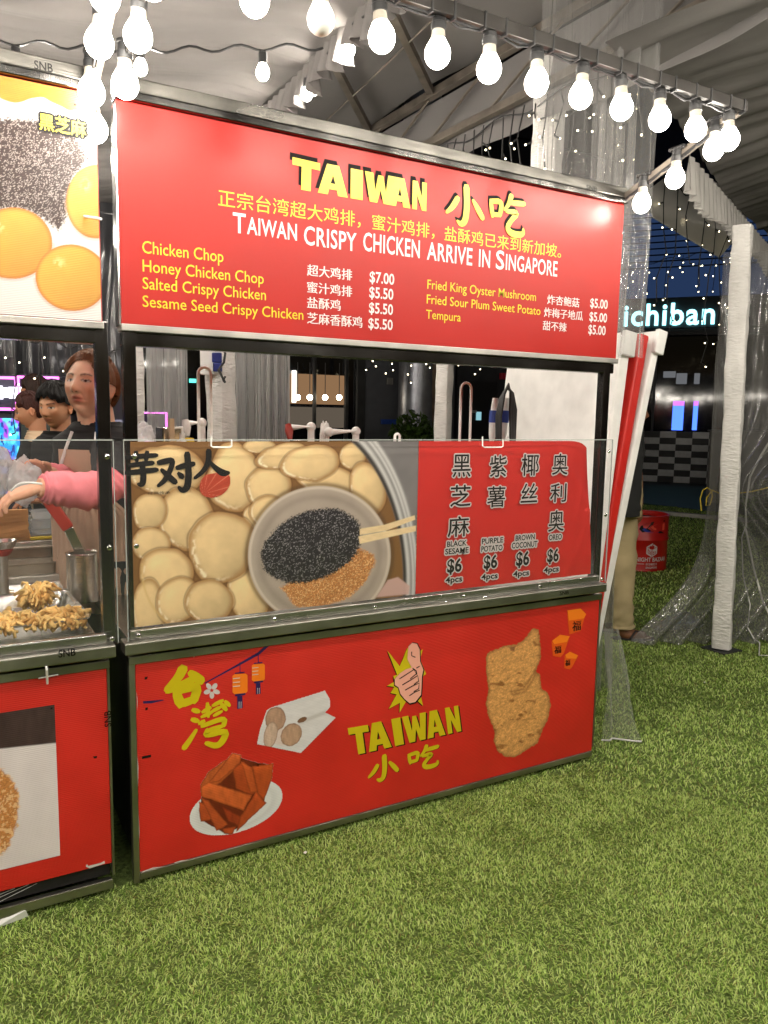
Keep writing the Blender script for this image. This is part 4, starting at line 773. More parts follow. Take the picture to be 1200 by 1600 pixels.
# ------------------------------------------------------------------ festoon strings on the awnings
def lathe_obj(name, prof, m, n=18): return MB().lathe(prof, (0, 0, 0), n).build(name, m, None, smooth=True)
_glo = [(.0008, -.035), (.010, -.0335), (.019, -.029), (.027, -.021), (.0325, -.010), (.034, .001), (.0325, .011), (.0285, .021), (.024, .029), (.0205, .036)]
_nek = [(.0203, .0362), (.0185, .046), (.0172, .058), (.0168, .064)]
_sok = [(.0190, .0600), (.0200, .0605), (.0205, .078), (.0185, .080), (.0180, .098), (.0215, .099), (.0215, .106), (.012, .110)]
def festoon(label, pts, cable, unlit=(), swirl=0.0, group='bulb strings on the awning bars'):
    t = empty('bulb_string', pts[0], label, 'string light', group); c0 = np.array(pts[0], float)
    cb_ = MB()
    for seg in cable: cb_.tube(seg, .0042, 7); cb_.tube([np.array(q) + [0, .006, -.007 + .004 * math.sin(i * 2.1)] for i, q in enumerate(seg)], .0042, 7)
    cb_.build('cable', BLACKP, t, smooth=True)
    global _S, _B, _U, _N
    if '_S' not in globals():
        s_ = MB().lathe(_sok, n=16).box(-.034, .034, -.010, .010, .100, .114, .004); _S = s_.build('socket', BLACKP, None, smooth=True); _B = lathe_obj('bulb', _glo, GLOW); _U = lathe_obj('bulb', _glo, OPAL); _N = lathe_obj('bulb_neck', _nek, NECK)
        globals()['_first'] = [_S, _B, _U, _N]
    for i, p in enumerate(pts):
        l = tuple(np.array(p) - c0); s = _S.copy(); COL.objects.link(s); s.parent = t; s.location = l; s.rotation_euler = (random.uniform(-.10, .10), random.uniform(-.10, .10), swirl + random.uniform(-.1, .1))
        b = (_U if i in unlit else _B).copy(); COL.objects.link(b); b.parent = t; b.location = l; b.rotation_euler = s.rotation_euler
        n = _N.copy(); COL.objects.link(n); n.parent = b
        for dxx in (-.042, .042):
            pass
    return t
zc = 2.400
front = [(1.887 - .1672 * k, -.497, zc) for k in range(12)]
fr_c = [[(x, -.500, 2.497 + .005 * math.sin(x * 37)) for x in np.linspace(1.925, .0, 60)]]
def armp(x, y): return (x, y, 2.283 + .355 * (-y - .10) + .0)
rarm = [armp(1.916, y) for y in (-.105, -.257, -.415)]
arm_c = [[(x, y, 2.318 + .351 * -y) for y in np.linspace(-.02, -.49, 20)] for x in (1.921,)]
festoon('row of round bulbs along the bar over the red sign, one bulb unlit', front, fr_c, unlit=(9,))
festoon('three bulbs climbing the short arm at the red sign\'s right corner', rarm, arm_c, swirl=PI / 2)
larm = [armp(-.002, y) for y in (-.135, -.290, -.440)] + [(-.045, .06, 2.235)]
festoon('bulbs on the arm touching the red sign\'s upper left corner', larm, [[(.004, y, 2.318 + .351 * -y) for y in np.linspace(.06, -.49, 20)]], swirl=PI / 2)
xl = [atz(143, 145, 2.283), atz(155, 68, 2.340), atz(164, -5, 2.398)]
festoon('bulbs on the arm at the dumpling sign\'s right corner', [tuple(q) for q in xl], [[(xl[0][0] + .004, y, 2.318 + .351 * -y) for y in np.linspace(-.02, -.49, 20)]], swirl=PI / 2)
festoon('row of round bulbs along the bar in front of the dumpling sign', [(-.105 - .1672 * k, -.497, zc) for k in range(9)], [[(x, -.500, 2.497) for x in np.linspace(-.06, -1.9, 60)]])
# black cable ties round the bar
tie = None
for k in range(12):
    for s in (-.035, .035):
        x = 1.887 - .1672 * k + s
        if x > 1.93: continue
        if tie is None: tie = MB().box(x - .003, x + .003, -.5245, -.5015, 2.484, 2.5295, .001).build('cable_tie', BLACKP, K); x00 = x
        else: q = tie.copy(); COL.objects.link(q); q.location = (x - x00, 0, 0)
for o in _first: bpy.data.objects.remove(o)
# ------------------------------------------------------------------ ceiling bulb strings (some show above the signs)
def small_string(a, b, n, label, sag=.10, r=1.0, skip=(), group='bulb strings under the tent roof'):
    a = np.array(a, float); b = np.array(b, float); t = empty('bulb_string', a, label, 'string light', group)
    P = lambda u: a + (b - a) * u - np.array([0, 0, sag * math.sin(PI * u) ** 2 + .012 * math.sin(u * 47)])
    MB().tube([P(u) for u in np.linspace(0, 1, 50)], .005, 6).build('cable', BLACKP, t, smooth=True)
    sk = bl = None
    for i in range(n):
        p = P((i + .5) / n)
        if sk is None:
            sk = MB().lathe([(.012, -.012), (.017, -.010), (.017, .030), (.010, .034)], p - [0, 0, .038], 12).build('socket', BLACKP, t, smooth=True)
            bl = MB().lathe([(.001, -.030), (.012, -.027), (.021, -.018), (.0255, -.004), (.024, .008), (.017, .022), (.013, .030)], p - [0, 0, .078], 14).build('bulb', GLOW_S, t, smooth=True); p0_ = p
        else:
            for o in (sk, bl): q = o.copy(); COL.objects.link(q); q.location = tuple(p - p0_)
    return t
u0, u1 = atd(-60, 62, 3.9), atd(470, 172, 4.5); u1[2] += .02
small_string(atd(-75, 62, 2.90), atd(505, 74, 2.98), 3, 'thin cable of small bulbs crossing under the pleated cloth ceiling', sag=.02)
small_string(rb + rd * .1 + [0, 0, .0], ra - rd * .6 + [0, 0, -.05], 4, 'small bulbs tucked along the ruffled edge of the cloth ceiling', sag=.02)
for i, y in enumerate((1.75, 3.3)):  # rows added inside the tent to brighten the people behind the stalls
    small_string((-4.5, y, 2.82), (1.9, y + .05, 2.82), 13, ('added fill bulb string inside the tent just behind the stalls', 'added fill bulb string deep inside the tent behind the stalls')[i])
for i, y in enumerate((-1.35, -2.5, -3.7)):  # out-of-view rows added as fill light for turf and lower panels
    small_string((-5.5, y, 2.80), (5.0, y + .1, 2.80), 22, ('added fill bulb string over the walkway nearest to the stalls', 'added fill bulb string over the middle of the walkway', 'added fill bulb string over the far side of the walkway')[i])
# ------------------------------------------------------------------ icicle fairy lights
def icicles(a, b, n, label, lmin, lmax, seed, group='icicle fairy lights on the tent edges', led_r=.0055):
    r = random.Random(seed); a = np.array(a, float); b = np.array(b, float); t = empty('fairy_lights', a, label, 'fairy lights', group); c = MB(); leds = []
    c.tube([a + (b - a) * u - [0, 0, .05 * math.sin(u * PI * 5) ** 2] for u in np.linspace(0, 1, 40)], .005, 5)
    for i in range(n):
        p = a + (b - a) * ((i + .5) / n); L = r.uniform(lmin, lmax); pts = [p]; m = max(3, int(L / .16))
        for k in range(1, m + 1): q = p + np.array([r.uniform(-.03, .03), r.uniform(-.03, .03), -L * k / m]); pts.append(q)
        c.tube(pts, .0042, 5)
        for k in range(1, m + 1):
            s = r.choice((-1, 1)); d = np.array([s * r.uniform(.015, .045), r.uniform(-.02, .02), -r.uniform(.0, .03)]); c.tube([pts[k], pts[k] + d], .0055, 5); leds.append(pts[k] + d * 1.15)
    c.build('wire', BLACKP, t); first = None
    for q in leds[:95]:
        if first is None:
            bm = bmesh.new(); bmesh.ops.create_icosphere(bm, subdivisions=1, radius=led_r); first = MB().bm(bm, Matrix.Translation(Vector(q))).build('led', LED, t); f0 = q
        else: o = first.copy(); COL.objects.link(o); o.location = tuple(q - f0)
    return t
la, lb = c_a + [0, 0, -.34] - cn * .02 - cdv * .15, c_a + [0, 0, -.34] - cn * .02 + cdv * 2.6
icicles(la, lb, 30, 'icicle fairy lights under the tent truss behind the red sign', .2, .62, 3)
i0, i1 = aty(1030, 268, YG - .06), aty(1160, 352, YG - .06)
icicles(i0, i1, 7, 'icicle fairy lights hanging in the gap left of the right post', .45, 1.25, 5)
icicles(aty(940, 420, 5.6), aty(1180, 380, 5.6), 9, 'far icicle lights before the dark shop front at right', .2, .6, 6, led_r=.008)
icicles(aty(565, 556, 6.5), aty(760, 556, 6.5), 7, 'fairy lights seen through the stall opening before the grey wall', .10, .34, 8, led_r=.009)
icicles(atd(-80, 505, 5.6), atd(190, 545, 5.4), 12, 'fairy lights behind the left stall above the game machines', .25, .8, 9, led_r=.006)
# ------------------------------------------------------------------ leaning folded tables and red board at the stall's right end
TABM = mat('speckled_white_plastic', (0.80, 0.79, 0.77), 0.4, var=0.08, vscale=9); REDB = mat('red_board', lin(190, 34, 26), 0.4, var=0.05)
def leaning(name, top, bot, Dt, Db, thick, y1, m, label, caps=False, rounded=0.0):
    a, b = atd(*bot, Db), atd(*top, Dt); u = b - a; H = np.linalg.norm(u); u /= H; yv = np.array([0, 1.0, 0]); yv -= u * (u @ yv); yv /= np.linalg.norm(yv); tv = np.cross(yv, u)
    if tv[0] < 0: tv = -tv
    t = empty(name, (a[0], a[1], 0), label, 'folding table' if caps else 'board'); L = y1
    MB().obox((a + b) / 2 + yv * L / 2, tv, yv, u, thick / 2, L / 2, H / 2, .012).build('table_top' if caps else 'panel', m, t)
    if caps:
        for f in (.0,):
            MB().obox(b - u * .055 - yv * .012, tv, yv, u, thick / 2 + .006, .014, .06, .006).build('leg_cap', WHITEP, t)
        for s in (.12, L - .12): MB().beam(a + yv * s + tv * (thick / 2 + .012) + u * .12, b + yv * s + tv * (thick / 2 + .012) - u * .2, .022, .022).build('folded_leg', WHITEP, t)
    return t
leaning('folding_table', (981, 520), (906, 1108), 3.72, 3.74, .068, .86, TABM, 'white folded table leaning nearest to the red stall, its face showing in the opening', True)
leaning('red_board', (1009, 522), (908, 1106), 3.78, 3.80, .062, .8, REDB, 'red board wedged between two white folded tables')
leaning('folding_table', (1031, 518), (913, 1104), 3.84, 3.86, .052, .8, TABM, 'white folded table on the outer right side of the red board', True)
# ------------------------------------------------------------------ oil drum
DRC = atz(990, 893, 0); DRC = DRC + np.array([.22, .18, 0]); DRR = .29; DRH = .545
dr_top = [(.0, .0), (DRR, .0), (DRR, .012), (DRR - .004, .02)]
prof = [(DRR - .03, .0), (DRR, .004), (DRR + .004, .012), (DRR, .022), (DRR, .20)]
for z in (.31,): prof += [(DRR, z - .018), (DRR + .010, z - .006), (DRR + .010, z + .006), (DRR, z + .018)]
prof += [(DRR, DRH - .015), (DRR + .006, DRH - .008), (DRR + .004, DRH), (DRR - .006, DRH), (DRR - .008, DRH - .03)]
DRUM = mat('red_drum_paint', lin(176, 26, 20), 0.32, spec=0.5, var=0.12, vscale=5); DRIN = mat('drum_inside', (0.02, 0.012, 0.012), .7)
dm = empty('oil_drum', DRC, 'red oil drum with white bazaar lettering standing on the turf', 'drum')
MB().lathe(prof, DRC, 48, cap=False).build('drum_body', DRUM, dm, smooth=True)
MB().lathe([(.001, DRH - .05), (DRR - .012, DRH - .05)], DRC, 32, cap=False).build('drum_lid', DRIN, dm)
_fd = math.atan2((CAM - DRC)[1], (CAM - DRC)[0])
def drumwrap(P2, m, name, dr=.0035):
    """flat (s, z) polygons list wrapped on the drum; s metres along the skin, + to the right as seen"""
    mb = MB()
    for poly in P2:
        n = len(poly); poly = [(s_ * 1.45, z_ - .055) for s_, z_ in poly] if name == 'printed_swoosh' else poly
        mb.add([(DRC[0] + (DRR + dr) * math.cos(_fd + s / DRR), DRC[1] + (DRR + dr) * math.sin(_fd + s / DRR), z) for s, z in poly], [tuple(range(n))])
    return mesh_obj(name, mb.v, mb.f, m, dm)
def drumtext(s, s0, z0, wdt, h, m=INK_W, off=.02):
    v, f = glyphs(s, off); cap = glyphs('H')[0][:, 1].max() if ord(s[0]) < 256 else v[:, 1].max(); x0, x1 = v[:, 0].min(), v[:, 0].max()
    P = [(DRC[0] + (DRR + .0035) * math.cos(_fd + (s0 + (q[0] - x0) / (x1 - x0) * wdt) / DRR), DRC[1] + (DRR + .0035) * math.sin(_fd + (s0 + (q[0] - x0) / (x1 - x0) * wdt) / DRR), z0 + q[1] / cap * h) for q in v]
    mesh_obj('lettering', P, f, m, dm)
o_ = .075
drumtext('NIGHT BAZAAR', o_ - .075, .105, .34, .038); drumtext('新加坡夜市', o_ + .02, .068, .12, .024, off=0); drumtext('SINGAPORE', o_ + .02, .036, .12, .018)
drumwrap([[(o_ - .075, .078), (o_ + .005, .078), (o_ + .005, .083), (o_ - .075, .083)], [(o_ + .065, .076), (o_ + .10, .076), (o_ + .10, .079), (o_ + .065, .079)]], INK_W, 'printed_line')
cz = .215; cs = o_ + .075
hexa = [(cs + .068 * math.cos(PI / 2 + k * PI / 3) * .95, cz + .068 * math.sin(PI / 2 + k * PI / 3)) for k in range(6)]
drumwrap([hexa], INK_W, 'printed_emblem')
lines = [[(-.034, .022), (0, .006), (.034, .022)], [(0, .006), (0, -.045)], [(-.030, .012), (-.030, -.016), (-.008, -.03), (-.008, -.002)], [(-.026, .004), (-.012, -.02)], [(.009, -.004), (.009, -.034), (.030, -.02), (.028, -.008), (.010, -.018)], [(-.018, .030), (.004, .018), (.018, .026), (-.002, .038), (.012, .044)]]
mb_ = []
for l in lines:
    for i in range(len(l) - 1):
        p, q = np.array(l[i]) * 1.35, np.array(l[i + 1]) * 1.35; t = (q - p) / np.linalg.norm(q - p); n = np.array([-t[1], t[0]]) * .0028
        mb_.append([tuple(p + n + [cs, cz]), tuple(q + n + [cs, cz]), tuple(q - n + [cs, cz]), tuple(p - n + [cs, cz])])
drumwrap(mb_, DRUM, 'printed_emblem', .0045)
drumwrap([[(.055, .53), (.02, .505), (.01, .475), (.03, .445), (.08, .43), (.16, .435), (.20, .43), (.17, .455), (.09, .462), (.065, .485), (.09, .515), (.20, .545), (.2, .56), (.10, .55)]], INK_K, 'printed_swoosh', .003)
drumwrap([[(.03, .47), (.05, .45), (.09, .44), (.16, .442), (.09, .452), (.06, .472), (.045, .49)]], mat('blue_ink', lin(28, 50, 140), .4), 'printed_swoosh', .0042)
drumwrap([[(.085, .49), (.11, .468), (.20, .462), (.2, .53), (.12, .52), (.09, .505)]], mat('coral_ink', lin(230, 80, 60), .4), 'printed_swoosh', .0042)
# ------------------------------------------------------------------ far right: checkered wall, shop front with lit sign
CW0 = atz(1002, 752, 0); CW1 = atz(1112, 757, 0); cdir = CW1 - CW0; cdir /= np.linalg.norm(cdir); cnr = np.array([-cdir[1], cdir[0], 0]); cnr = cnr if cnr @ (CAM - CW0) > 0 else -cnr
CHK_W = mat('white_tile', (0.75, 0.75, 0.72), 0.5, var=.1); CHK_K = mat('black_tile', (0.012, 0.012, 0.012), 0.5)
ck = empty('checkered_wall', CW0, 'black and white checkered counter wall before the dark shop', 'wall'); cell = (CW1 - CW0)[:2]; CL = np.linalg.norm(cell) / 4.35; chh = CL * .42
A0 = CW0 - cdir * CL * 6
MB().beam(A0 - cnr * .07 + [0, 0, chh * 4.0], A0 + cdir * CL * 15 - cnr * .07 + [0, 0, chh * 4.0], .1, chh * 8).build('wall', CHK_K, ck)
wm = MB(); km = MB()
for r in range(8):
    for c in range(15):
        if (r + c) % 2 == 0:
            p = A0 + cdir * CL * c + [0, 0, chh * r]
            wm.add([p - cnr * .014, p + cdir * CL - cnr * .014, p + cdir * CL + [0, 0, chh] - cnr * .014, p + [0, 0, chh] - cnr * .014], [(0, 1, 2, 3)])
wm.build('white_tiles', CHK_W, ck)
GLASSK = mat('dark_glass', (0.006, 0.007, 0.009), 0.06, spec=0.5); NAVY = mat('navy_fascia', (0.018, 0.032, 0.085), 0.5, var=.3); SLAT = ribbed(mat('black_slats', (0.016, 0.016, 0.017), 0.4), 9, 1.0)
FB = CW0 - cnr * 2.4; ft_ = lambda s, z, o=0.0: FB + cdir * s + cnr * o + np.array([0, 0, z])
bd = empty('shop_building', FB, 'dark glass shop front with a cyan lit sign seen right of the stall', 'building')
def fbox(name, s0, s1, z0, z1, o0, o1, m, par=bd, bev=.01):
    a = ft_((s0 + s1) / 2, (z0 + z1) / 2, (o0 + o1) / 2); return MB().obox(a, cdir, cnr, (0, 0, 1), abs(s1 - s0) / 2, abs(o1 - o0) / 2, abs(z1 - z0) / 2, bev).build(name, m, par)
def onf(px, py, o=0.0):
    """s, z on the facade plane where the photograph shows it"""
    d = ray(px, py); P0 = FB + cnr * o; t = ((P0 - CAM) @ cnr) / (d @ cnr); q = CAM + d * t - FB; return q @ cdir, q[2]
s_l, z_sb = onf(985, 512, .1); s_r, z_st = onf(1116, 470, .1); _, z_gl = onf(1050, 525, 0); _, z_fb = onf(1050, 466, 0); _, z_ft = onf(1050, 425, 0)
fbox('glazing', -14, 16, 0, z_gl, -.3, -.1, GLASSK); fbox('fascia', -14, 16, z_gl + .01, z_ft, -.3, .0, SLAT); fbox('upper_wall', -14, 16, z_ft + .01, 14, -.5, -.1, NAVY); fbox('blue_glow_panel', -14, 16, z_fb + .02, z_ft + 1.5, .0, .03, emis('added_blue_glow', (.022, .045, .115), .36))  # added glowing panel stands in for blue light falling on the upper wall
for i in range(-6, 8): fbox('mullion', i * 2.1, i * 2.1 + .07, 0, z_gl, -.1, -.04, mat('mullion_metal', (0.02, 0.02, 0.022), .4) if i == -6 else bpy.data.materials['mullion_metal'])
LOUV = mat('louver_dark', (.012, .014, .02), .5)
for k in range(14): fbox('louver', -14, 16, z_ft + .10 + k * .16, z_ft + .135 + k * .16, .032, .06, LOUV)
for s0 in (-1.1, .3, 1.7, 3.1): fbox('downlight', s0, s0 + .16, z_ft + 1.05, z_ft + 1.075, .062, .09, emis('downlight_glow%d' % int(s0 * 10), (.8, .85, 1), 1.6))
BLUEG = emis('blue_strip_glow', (0.10, 0.22, 0.75), 0.35)
for py_, h in ((452, .05), (416, .04)): s_, z_ = onf(1050, py_); fbox('light_strip', -14, 16, z_, z_ + h, -.05, .02, BLUEG)
for s0 in (-5, -2.2, .8, 4): fbox('upper_post', s0, s0 + .12, z_ft, 14, -.1, -.02, mat('grey_mullion', (0.10, 0.10, 0.11), .5))
SIGNG = emis('cyan_sign_glow', (0.30, 0.85, 0.95), 1.5)
sg_ = empty('shop_sign', ft_(s_l, z_sb, .1), 'cyan lit shop sign letters on the dark slatted fascia', 'sign')
def signtext(s, pl, pr, pb, pt):
    v, f = glyphs(s, .018, 1.1); a = onf(pl, pb, .1); b = onf(pr, pb, .1); t = onf(pl, pt, .1); x0, x1 = v[:, 0].min(), v[:, 0].max(); hh = v[:, 1].max()
    P = [ft_(a[0] + (q[0] - x0) / (x1 - x0) * (b[0] - a[0]), a[1] + q[1] / hh * (t[1] - a[1]), .10) for q in v]; o = mesh_obj('lettering', P, f, SIGNG, sg_); md = o.modifiers.new('s', 'SOLIDIFY'); md.thickness = .05
signtext('ichiban', 974, 1116, 509, 476); signtext('b', 1141, 1162, 497, 468)
fbox('sign_rail', s_l - 1.2, s_r + 3, z_sb - .05, z_sb - .02, .02, .08, BLACKP, sg_)
# lit screens inside the shop
for k, (x0, x1) in enumerate(((1049, 1069), (1081, 1091))):
    a = onf(x0, 672, .0); b = onf(x1, 634, .0); g_ = empty('video_screen', ft_(a[0], a[1], .0), ('wide', 'narrow')[k] + ' blue glowing screen in the dark shop window', 'screen', 'blue screens in the shop window')
    fbox('screen', a[0], b[0], a[1], b[1], -.02, .0, emis('screen_blue' + 'ab'[k], (.06, .16, .9), 1.2), g_); fbox('screen_header', a[0], b[0], b[1], b[1] + .12, -.02, .0, emis('screen_violet' + 'ab'[k], (.4, .12, .8), 1.0), g_)
for k, (x0, y0, x1, y1) in enumerate(((1036, 590, 1056, 580), (1056, 600, 1074, 583), (1084, 600, 1094, 583))):
    a = onf(x0, y0, .0); b = onf(x1, y1, .0); fbox('lit_pane', a[0], b[0], a[1], b[1], -.06, -.03, emis('pane_glow' + 'abc'[k], (.6, .62, .66), .10), bd)
# grey cabinet by the right post, kerb, hedge
GREYC = mat('grey_panel', (0.20, 0.19, 0.18), .5, var=.1); q0 = atz(1150, 790, 0)
cbn = MB().box(q0[0] - .05, q0[0] + .9, q0[1], q0[1] + .6, 0, 1.28, .01); cbn.box(q0[0] - .08, q0[0] + .93, q0[1] - .03, q0[1] + .63, 1.282, 1.31, .01); tag(cbn.build('service_cabinet', GREYC, base=q0), 'grey service cabinet standing behind the right post', 'cabinet')
kp = atz(1052, 806, 0); kq = atz(1120, 812, 0); tag(MB().beam(kp - (kq - kp) * .6 + [0, 0, .03], kq + (kq - kp) + [0, 0, .03], .12, .06).build('kerb', mat('pale_kerb', (.42, .40, .36), .8, var=.2), base=kp), 'pale kerb strip behind the red drum', 'kerb')
LEAF = vcol('leaf', 0.5, 0.3, transl=.2)
def leafy(name, c, rx, ry, rz, n, size, label, cat, trunk=None, dark=1.0, seed=1):
    r = np.random.default_rng(seed); t = empty(name, (c[0], c[1], 0), label, cat); p = r.normal(0, 1, (n, 3)); p /= np.linalg.norm(p, axis=1)[:, None]; p *= (r.random((n, 1)) ** .45) * np.array([rx, ry, rz]) * (.8 + .5 * vn(p[:, 0] * 2 + 5, p[:, 1] * 2 + p[:, 2] * 3 + 5, 2))[:, None]; p += np.array(c)
    a = r.normal(0, 1, (n, 3)); a /= np.linalg.norm(a, axis=1)[:, None]; b = np.cross(a, r.normal(0, 1, (n, 3))); b /= np.linalg.norm(b, axis=1)[:, None]; s = size * r.uniform(.6, 1.3, (n, 1))
    V = np.stack([p - a * s, p + b * s * .42, p + a * s, p - b * s * .42], 1).reshape(-1, 3); q = np.arange(n * 4).reshape(n, 4); cc = lin(66, 92, 34) * (r.uniform(.45, 1.4, (n, 1))) * dark; mesh_obj('foliage', V, q, LEAF, t, np.repeat(cc, 4, 0))
    if trunk: MB().tube(trunk, [.05, .04, .03][:len(trunk)] if len(trunk) <= 3 else .04, 8).build('trunk', mat('bark', (.07, .05, .035), .9, var=.4), t, smooth=True)
    return t
hp = atz(1204, 850, 0); leafy('hedge', (hp[0] + .25, hp[1], .42), .35, .5, .42, 2600, .035, 'clipped green hedge at the right edge behind the plastic wall', 'hedge')
# ------------------------------------------------------------------ far wall seen through the stall opening
YB = 8.2
def bq(x0, y0, x1, y1): a = aty(x0, y1, YB); b = aty(x1, y0, YB); return a[0], b[0], a[2], b[2]
bb = empty('mall_building', aty(560, 690, YB) * [1, 1, 0], 'grey mall building with a dark glazed front seen through the opening', 'building')
def bbox(name, x0, y0, x1, y1, o0, o1, m, z0=None, z1=None, par=bb):
    a = bq(x0, y0, x1, y1); return MB().box(a[0], a[1], YB - o1, YB - o0, a[2] if z0 is None else z0, a[3] if z1 is None else z1, .01).build(name, m, par)
MALLG = mat('grey_mall_wall', (0.085, 0.088, 0.10), .55, var=.1); MALLD = mat('charcoal_mall_wall', (0.022, 0.022, 0.025), .5, var=.2)
bbox('glazing', -300, 690, 556, 500, -.2, 0, GLASSK, 0, 6); bbox('grey_wall', 557, 690, 712, 500, -.2, 0, MALLG, 0, 6); bbox('dark_wall', 713, 690, 950, 500, -.2, 0, MALLD, 0, 6)
bbox('upper_wall', -300, 500, 950, 100, -.2, .05, MALLD, 6.01, 11)
bbox('glazing_frame', 556, 690, 567, 500, .0, .06, BLACKP, 0, 6)
for x in (488, 538): bbox('mullion', x, 690, x + 4, 500, .0, .05, BLACKP, 0, 6)
WARM = emis('warm_interior', (.30, .17, .085), .40)
bbox('lit_interior', 452, 632, 536, 584, .0, .02, WARM); bbox('lit_interior', 450, 668, 536, 636, .0, .02, emis('warm_shelf', (.20, .16, .12), .25))
for x in (465, 484, 508, 530):
    c = aty(x, 621, YB - .12); bm = bmesh.new(); bmesh.ops.create_uvsphere(bm, u_segments=14, v_segments=8, radius=.042); l = MB().bm(bm, Matrix.Translation(Vector(c))); o = l.build('pendant_lamp', emis('pendant_glow', (1, .85, .62), 9) if x == 465 else bpy.data.materials['pendant_glow'], None, smooth=True, base=c)
    tag(o, 'small glowing pendant globe in the warm lit window of the grey mall', 'lamp', 'pendant globes in the mall window')
    MB().tube([c + [0, 0, .04], c + [0, 0, .5]], .006, 5).build('lamp_cord', BLACKP, o)
bbox('light_tube', 456, 628, 459, 580, .03, .06, emis('tube_glow', (1, .95, .85), 3))
bbox('exit_light', 296, 597, 304, 593, .02, .05, emis('exit_glow', (.1, .8, .6), 1.2)); bbox('light_tube', 335, 628, 339, 590, .02, .05, bpy.data.materials['tube_glow'])
c = aty(650, 640, YB - .6); cyl = MB().lathe([(.27, 0), (.27, 1.42), (.262, 1.425), (.262, 1.435), (.27, 1.44), (.27, 6)], (c[0], c[1], 0), 40).build('round_column', mat('satin_metal_cladding', (.30, .31, .35), .32, .7, var=.15), None, smooth=True, base=(c[0], c[1], 0)); tag(cyl, 'round metal clad column standing before the grey mall wall', 'column')
bbox('door', 722, 690, 772, 596, .0, .04, mat('dark_door', (.012, .012, .014), .35)); bbox('alarm', 780, 592, 789, 584, .02, .08, mat('alarm_red', lin(150, 20, 40), .4)); bbox('door_plate', 733, 645, 742, 641, .04, .05, GREYC)
bbox('wall_sign', 595, 662, 620, 656, .0, .03, mat('sign_blue', lin(40, 70, 150), .4)); bbox('wall_switch', 604, 600, 612, 591, .0, .03, GREYC); bbox('wall_sign', 742, 656, 748, 644, .04, .06, emis('door_notice', (.4, .8, .9), .3))
tk = aty(677, 690, YB - 1.6); leafy('potted_tree', (aty(648, 680, YB - 1.6)[0], YB - 1.6, 1.22), .34, .3, .28, 800, .05, 'dark leafy tree with a thin trunk before the round column', 'tree', [(tk[0], tk[1], 0), (tk[0] + .02, tk[1], 1.3), (tk[0] - .03, tk[1], 2.8)], .8, 4)
# dark tent wall behind the left stall, game machines
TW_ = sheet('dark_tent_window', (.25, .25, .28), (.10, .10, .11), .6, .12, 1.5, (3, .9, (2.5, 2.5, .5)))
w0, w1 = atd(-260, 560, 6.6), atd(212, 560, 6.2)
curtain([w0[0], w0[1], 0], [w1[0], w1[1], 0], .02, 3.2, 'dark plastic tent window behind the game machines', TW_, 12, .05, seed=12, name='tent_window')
def machine(x0, x1, y0, y1, D, label, seed):
    a, b = atd(x0, y1, D), atd(x1, y0, D); wv = b - a; wv[2] = 0; W = np.linalg.norm(wv); wv /= W; nv = np.array([wv[1], -wv[0], 0]); t = empty('claw_machine', (a[0], a[1], 0), label, 'game machine', 'blue lit game machines'); zt_ = b[2]; z_s = a[2]
    mid = (a + b) / 2; C3 = lambda z: np.array([mid[0], mid[1], z])
    MB().obox(C3(zt_ / 2 - .1) - nv * .37, wv, nv, (0, 0, 1), W / 2, .36, zt_ / 2 - .1, .02).build('cabinet', mat('machine_body', (.03, .03, .05), .35), t)
    def scr(U, V): p = a[None, None] + 0; return mid[0] + wv[0] * (U - .5) * W * .94 - nv[0] * 0, mid[1] + wv[1] * (U - .5) * W * .94, .75 + V * (zt_ - .34 - .75)
    def cl(U, V): n = vn(U * 5 + seed, V * 7 + seed, 4); c = np.zeros(U.shape + (3,)) + np.array([.02, .22, .62]); c = mixc(c, np.array([.10, .62, .80]), sstep(.45, .62, n)); c = mixc(c, np.array([.28, .05, .55]), sstep(.55, .7, vn(U * 7 + 3 + seed, V * 6, 3))); c = mixc(c, np.array([.02, .04, .2]), sstep(.6, .66, vn(U * 14 + seed, V * 14, 3))); return c
    m = bpy.data.materials.get('machine_screen')
    if not m:
        m = emis('machine_screen', (1, 1, 1), 1.0); at = m.node_tree.nodes.new('ShaderNodeAttribute'); at.attribute_name = 'Col'; m.node_tree.links.new(at.outputs['Color'], m.node_tree.nodes['Emission'].inputs[0])
    grid('screen', scr, 60, 90, m, t, cl, smooth=False)
    hd = empty; h0 = zt_ - .30; MB().obox(C3(zt_ - .15) - nv * .2, wv, nv, (0, 0, 1), W / 2, .24, .145, .02).build('header', bpy.data.materials['machine_body'], t)
    mg = bpy.data.materials.get('magenta_tube') or emis('magenta_tube', (.9, .15, .75), 2.0); wg = bpy.data.materials.get('header_white') or emis('header_white', (.9, .85, 1), 1.3)
    fr = MB(); r0 = [C3(zt_ - .27) - wv * W * .46, C3(zt_ - .27) + wv * W * .46, C3(zt_ - .03) + wv * W * .46, C3(zt_ - .03) - wv * W * .46]; r0 = [p + nv * .045 for p in r0]; fr.tube(r0 + [r0[0]], .012, 6).build('neon_tube', mg, t)
    r = random.Random(seed); wr = MB()
    for k in range(6): x = -.32 + k * .1 * W / .9; wr.obox(C3(zt_ - .15) + wv * x + nv * .043, wv, nv, (0, 0, 1), .028 + r.random() * .01, .003, .03 + r.random() * .03, .002)
    wr.build('header_lights', wg, t); return t
machine(-46, 29, 585, 690, 6.0, 'game machine with a blue underwater screen at the left picture edge', 3)
machine(32, 95, 585, 690, 6.0, 'game machine with a pink framed header behind the young man', 8)
machine(222, 262, 640, 700, 6.6, 'game machine glowing blue behind the clear curtain in the opening', 14)
